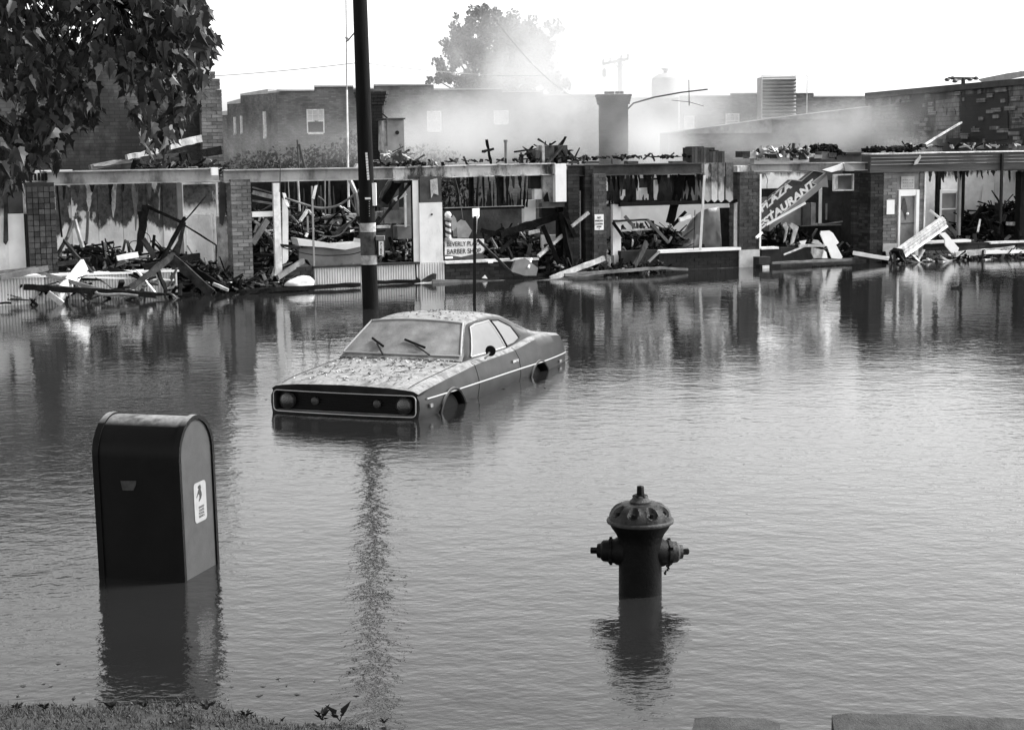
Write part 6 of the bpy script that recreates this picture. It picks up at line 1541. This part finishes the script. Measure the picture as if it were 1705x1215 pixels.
bt_.build('bank_gravel', mat('gravel', .06, .9, .6, 30, .2), label='gravel and grit on the bottom left bank', cat='gravel', kind='stuff')
M_weed = mat('weed_leaf', .02, .7, .4, 9, .1)
def weed(px, py, hgt_, nl, seed, lab, spread=.9):
    r = random.Random(seed); c = gnd(px, py, .01); c.z = max(0, bank_h(c.x, c.y)) + .01; b = MB(); st = MB()
    root = empty('weed', tuple(c), lab, 'plant')
    for i in range(nl):
        a = r.uniform(0, 6.28); el = r.uniform(.5, 1.2); L_ = hgt_ * r.uniform(.5, 1.1); d = Vector((math.cos(a) * spread * math.cos(el), math.sin(a) * math.cos(el), math.sin(el)))
        p1 = c + d * L_ * .5 ; p2 = c + d * L_ + Vector((math.cos(a) * .2 * L_, 0, -.1 * L_)); s_ = d.cross(Vector((0, 1, .2))).normalized() * L_ * .13
        st.tube([c, p1], .0025, 4); b.add([p1 * .75 + c * .25, p1 + s_, p2, p1 - s_], [(0, 1, 2, 3)])
    st.build('stem', M_weed, root); b.build('leaves', M_weed, root)
weed(536, 1198, .10, 13, 1, 'dark broad leaved weed at the water edge, left of the two by the bottom centre'); weed(566, 1200, .13, 7, 2, 'taller dark weed with upright shoot at the bottom bank edge', .7)
weed(185, 1196, .06, 14, 3, 'low dark weed below the mailbox reflection'); weed(75, 1188, .05, 14, 4, 'low dark weed at the far left of the bank'); weed(345, 1196, .06, 8, 5, 'thin dark weed on the bank right of the mailbox reflection'); weed(470, 1200, .03, 9, 6, 'tiny weed tuft on the bank, mid left')
for k_, (wx, wy, wh, wl) in enumerate(((30, 1192, .045, 'dark tuft on the bank below the far left water'), (240, 1194, .05, 'dark tuft directly under the mailbox reflection'), (295, 1198, .04, 'small dark tuft on the bank just right of the mailbox reflection'), (410, 1200, .045, 'dark tuft on the bank halfway to the big weeds'), (640, 1203, .035, 'tiny dark tuft at the right end of the bank'))):
    weed(wx, wy, wh, 16, 40 + k_, wl)
weed(122, 1166, .03, 6, 7, 'tiny sprig at the water edge, far left')

# ================================================================== NEAR TREE
def maple_leaf(s):
    """five lobed leaf blade, folded a little along its midrib, stalk at the origin, hanging down -z"""
    o = [(0, 0), (.16, .06), (.42, -.02), (.34, -.20), (.52, -.40), (.30, -.46), (.22, -.62), (.10, -.72), (0, -1.0)]
    pts = o + [(-x, z) for x, z in o[-2:0:-1]]; vs = [Vector((x * s * .78, abs(x) * s * .5 - .22 * s * z * z, z * s * 1.08)) for x, z in pts]
    n = len(pts); vs.append(Vector((0, -.03 * s, -.35 * s))); return vs, [(i, (i + 1) % n, n) for i in range(n)]
m = bpy.data.materials.new('maple_leaf'); MATS['maple_leaf'] = m; t, N, L, P = nodes_of(m)
gi = N.new('ShaderNodeNewGeometry'); oi = N.new('ShaderNodeObjectInfo')
vv = mth(t, 'ADD', gi.outputs['Random Per Island'], oi.outputs['Random'])
L.new(mth(t, 'MULTIPLY', mr(t, mth(t, 'FRACT', vv), 0, 1, .5, 1.6), mth(t, 'ADD', .011, mth(t, 'MULTIPLY', mth(t, 'GREATER_THAN', mth(t, 'FRACT', mth(t, 'MULTIPLY', vv, 7.31)), .90), .22))), P.inputs['Base Color'])  # one leaf in ten coloured pale, painted in as a highlight
P.inputs['Roughness'].default_value = .4; P.inputs['Specular IOR Level'].default_value = .3
tr_ = N.new('ShaderNodeBsdfTranslucent'); tr_.inputs[0].default_value = (.05, .05, .05, 1); mx = N.new('ShaderNodeMixShader'); mx.inputs[0].default_value = .30
out = N['Material Output']; L.new(P.outputs[0], mx.inputs[1]); L.new(tr_.outputs[0], mx.inputs[2]); L.new(mx.outputs[0], out.inputs[0])
M_maple = m
tree = empty('maple_tree', (-6.2, 11.5, -.45), 'near leafy tree hanging into the upper left corner', 'tree')
tk = MB(); tk.tube([(-6.2, 11.5, -.45), (-6.15, 11.5, 1.5), (-6.0, 11.6, 3.2), (-5.6, 11.7, 4.4), (-5.2, 11.8, 6.0)], [.30, .24, .2, .17, .10], 14)
limbs = [[(-6.05, 11.6, 2.9), (-5.2, 11.4, 3.8), (-4.2, 11.3, 4.0), (-3.2, 11.3, 3.9), (-2.55, 11.2, 3.75)], [(-5.9, 11.6, 3.6), (-4.9, 11.8, 4.5), (-3.8, 12.0, 4.6), (-3.0, 12.0, 4.3)], [(-6.0, 11.6, 2.6), (-5.0, 11.2, 3.2), (-4.2, 11.0, 3.3), (-3.7, 10.9, 3.1)], [(-5.8, 11.6, 3.9), (-4.8, 11.0, 4.6), (-3.6, 10.8, 4.9), (-2.9, 10.9, 4.6)]]
tk.build('trunk', M_char2, tree, smooth=True)
for l_ in limbs: MB().tube(l_, [.09, .06, .035, .015, .008][:len(l_)], 8).build('limb', M_char2, tree, smooth=True)
polyR = [(185, -60), (318, -60), (345, 15), (362, 70), (348, 105), (336, 150), (322, 190), (300, 215), (262, 248), (238, 240), (222, 205), (205, 150), (192, 90)]
polyL = [(-80, -80), (190, -80), (195, 60), (178, 120), (170, 180), (150, 205), (120, 215), (108, 250), (92, 285), (75, 268), (50, 300), (10, 310), (-80, 300)]
def inside(x, y, P_):
    c = False; j = len(P_) - 1
    for i in range(len(P_)):
        if (P_[i][1] > y) != (P_[j][1] > y) and x < (P_[j][0] - P_[i][0]) * (y - P_[i][1]) / (P_[j][1] - P_[i][1]) + P_[i][0]: c = not c
        j = i
    return c
r_ = random.Random(77); LV = []
# sprays: leaves grow in drooping clusters along twigs
def clump(px, py, Y, n):
    for k in range(n):
        x = px + r_.gauss(0, 11); y = py + r_.gauss(0, 15)
        if not (inside(x, y, polyR) or inside(x, y, polyL)): continue
        LV.append(at(x, y, Y + r_.gauss(0, .35)))
cnt = 0
while cnt < 400:
    x = r_.uniform(-80, 365); y = r_.uniform(-80, 310)
    inR = inside(x, y, polyR); inL = inside(x, y, polyL)
    if not (inR or inL): continue
    hole = (95 < x < 190 and 15 < y < 110)
    if hole and r_.random() < .45: continue
    if not inR and y > 150 and x > 60 and r_.random() < .35: continue
    clump(x, y, r_.uniform(10.4, 12.8), 15 if inR else 11); cnt += 1
for i in range(2400):       # the crown goes on above and to the left of the picture
    d = Vector((r_.gauss(0, 1), r_.gauss(0, 1), r_.gauss(0, 1))).normalized() * (r_.random() ** .4); LV.append(Vector((-5.6 + d.x * 2.6, 11.6 + d.y * 1.8, 6.0 + d.z * 1.7)))
LV = [p for p in LV if p.z > 1.9]
def vis(p):
    return p.y
inview = [p for p in LV if p.x > -3.9 and p.z < 4.2]; rest = [p for p in LV if not (p.x > -3.9 and p.z < 4.2)]
inview.sort(key=lambda p: p.y); near = inview[:290]; rest += inview[290:]
lv_meshes = []
for k in range(4):
    vs, fs = maple_leaf([.07, .08, .095, .11][k]); me = bpy.data.meshes.new('leaf'); me.from_pydata(vs, [], fs); me.materials.append(M_maple); lv_meshes.append(me)
def leaf_rot():
    return Euler((r_.gauss(.2, .45), r_.gauss(-.3, .35), r_.uniform(0, 6.28)))
for p in near:
    o = bpy.data.objects.new('leaf', r_.choice(lv_meshes)); COL.objects.link(o); o.parent = tree; o.location = p - ORG[tree.name]; o.rotation_euler = leaf_rot()
b = MB()
for p in rest:
    vs, fs = maple_leaf(r_.choice((.07, .08, .095, .11))); q = leaf_rot().to_matrix(); b.add([p + q @ v for v in vs], fs)
b.build('foliage', M_maple, tree, kind='stuff')
b = MB()
for p in inview[::26]:
    q = Vector((-5.0, 11.5, 4.2)); nearest = min((Vector(a) for l_ in limbs for a in l_[1:]), key=lambda a: (a - p).length)
    b.tube([nearest, (nearest + p) / 2 + Vector((0, 0, .12)), p], [.008, .005, .002], 4)
b.build('twigs', M_char, tree, kind='stuff')

# ================================================================== SMOKE
sm_ = bpy.data.materials.new('smoke'); t = sm_.node_tree if sm_.use_nodes else None
sm_.use_nodes = True; t = sm_.node_tree; N, L = t.nodes, t.links
N.remove(N['Principled BSDF']); pv = N.new('ShaderNodeVolumePrincipled'); pv.inputs['Color'].default_value = (.86, .86, .86, 1); pv.inputs['Anisotropy'].default_value = .0
L.new(pv.outputs[0], N['Material Output'].inputs['Volume'])
vec = N.new('ShaderNodeNewGeometry').outputs['Position']
PUFFS = []
def puff(px, py, Y, rpx, rz, ry, amt):
    c = at(px, py, Y); PUFFS.append(((c.x, Y, c.z), (rpx / F * Y, ry, rz / F * Y), amt))
puff(965, 190, 54, 120, 150, 9, .75); puff(790, 95, 78, 120, 110, 10, .35); puff(900, 110, 66, 120, 120, 14, .6); puff(1080, 245, 50, 90, 60, 7, .8); puff(1120, 160, 66, 160, 120, 12, .45)
puff(1330, 235, 50, 150, 55, 6, .55); puff(1400, 215, 55, 110, 60, 7, .45); puff(760, 215, 60, 170, 80, 10, .5); puff(1480, 200, 58, 110, 60, 7, .35); puff(660, 235, 55, 120, 45, 7, .25); puff(1045, 60, 66, 150, 90, 12, .25)
puff(560, 240, 60, 260, 60, 10, .10); puff(1230, 215, 62, 150, 60, 8, .4); puff(1500, 245, 44, 60, 30, 3, .45)
tot = None
for c, rad, amt in PUFFS:
    v1 = N.new('ShaderNodeVectorMath'); v1.operation = 'SUBTRACT'; L.new(vec, v1.inputs[0]); v1.inputs[1].default_value = c
    v2 = N.new('ShaderNodeVectorMath'); v2.operation = 'DIVIDE'; L.new(v1.outputs[0], v2.inputs[0]); v2.inputs[1].default_value = rad
    v3 = N.new('ShaderNodeVectorMath'); v3.operation = 'LENGTH'; L.new(v2.outputs[0], v3.inputs[0])
    q = mth(t, 'MULTIPLY', mr(t, v3.outputs['Value'], .1, 1.15, 1, 0, True), amt); tot = q if tot is None else mth(t, 'ADD', tot, q)
dn = mr(t, nz(t, vec, .30, 6, .62, (1, .6, .8)), .42, .62, .12, 2.3)
L.new(mth(t, 'MULTIPLY', mth(t, 'MULTIPLY', tot, dn), .17), pv.inputs['Density'])
MB().box((4, 62, 6.3), (52, 46, 12.4)).build('smoke', sm_, label='drifting white smoke rising behind the burned shops', cat='smoke', kind='stuff')
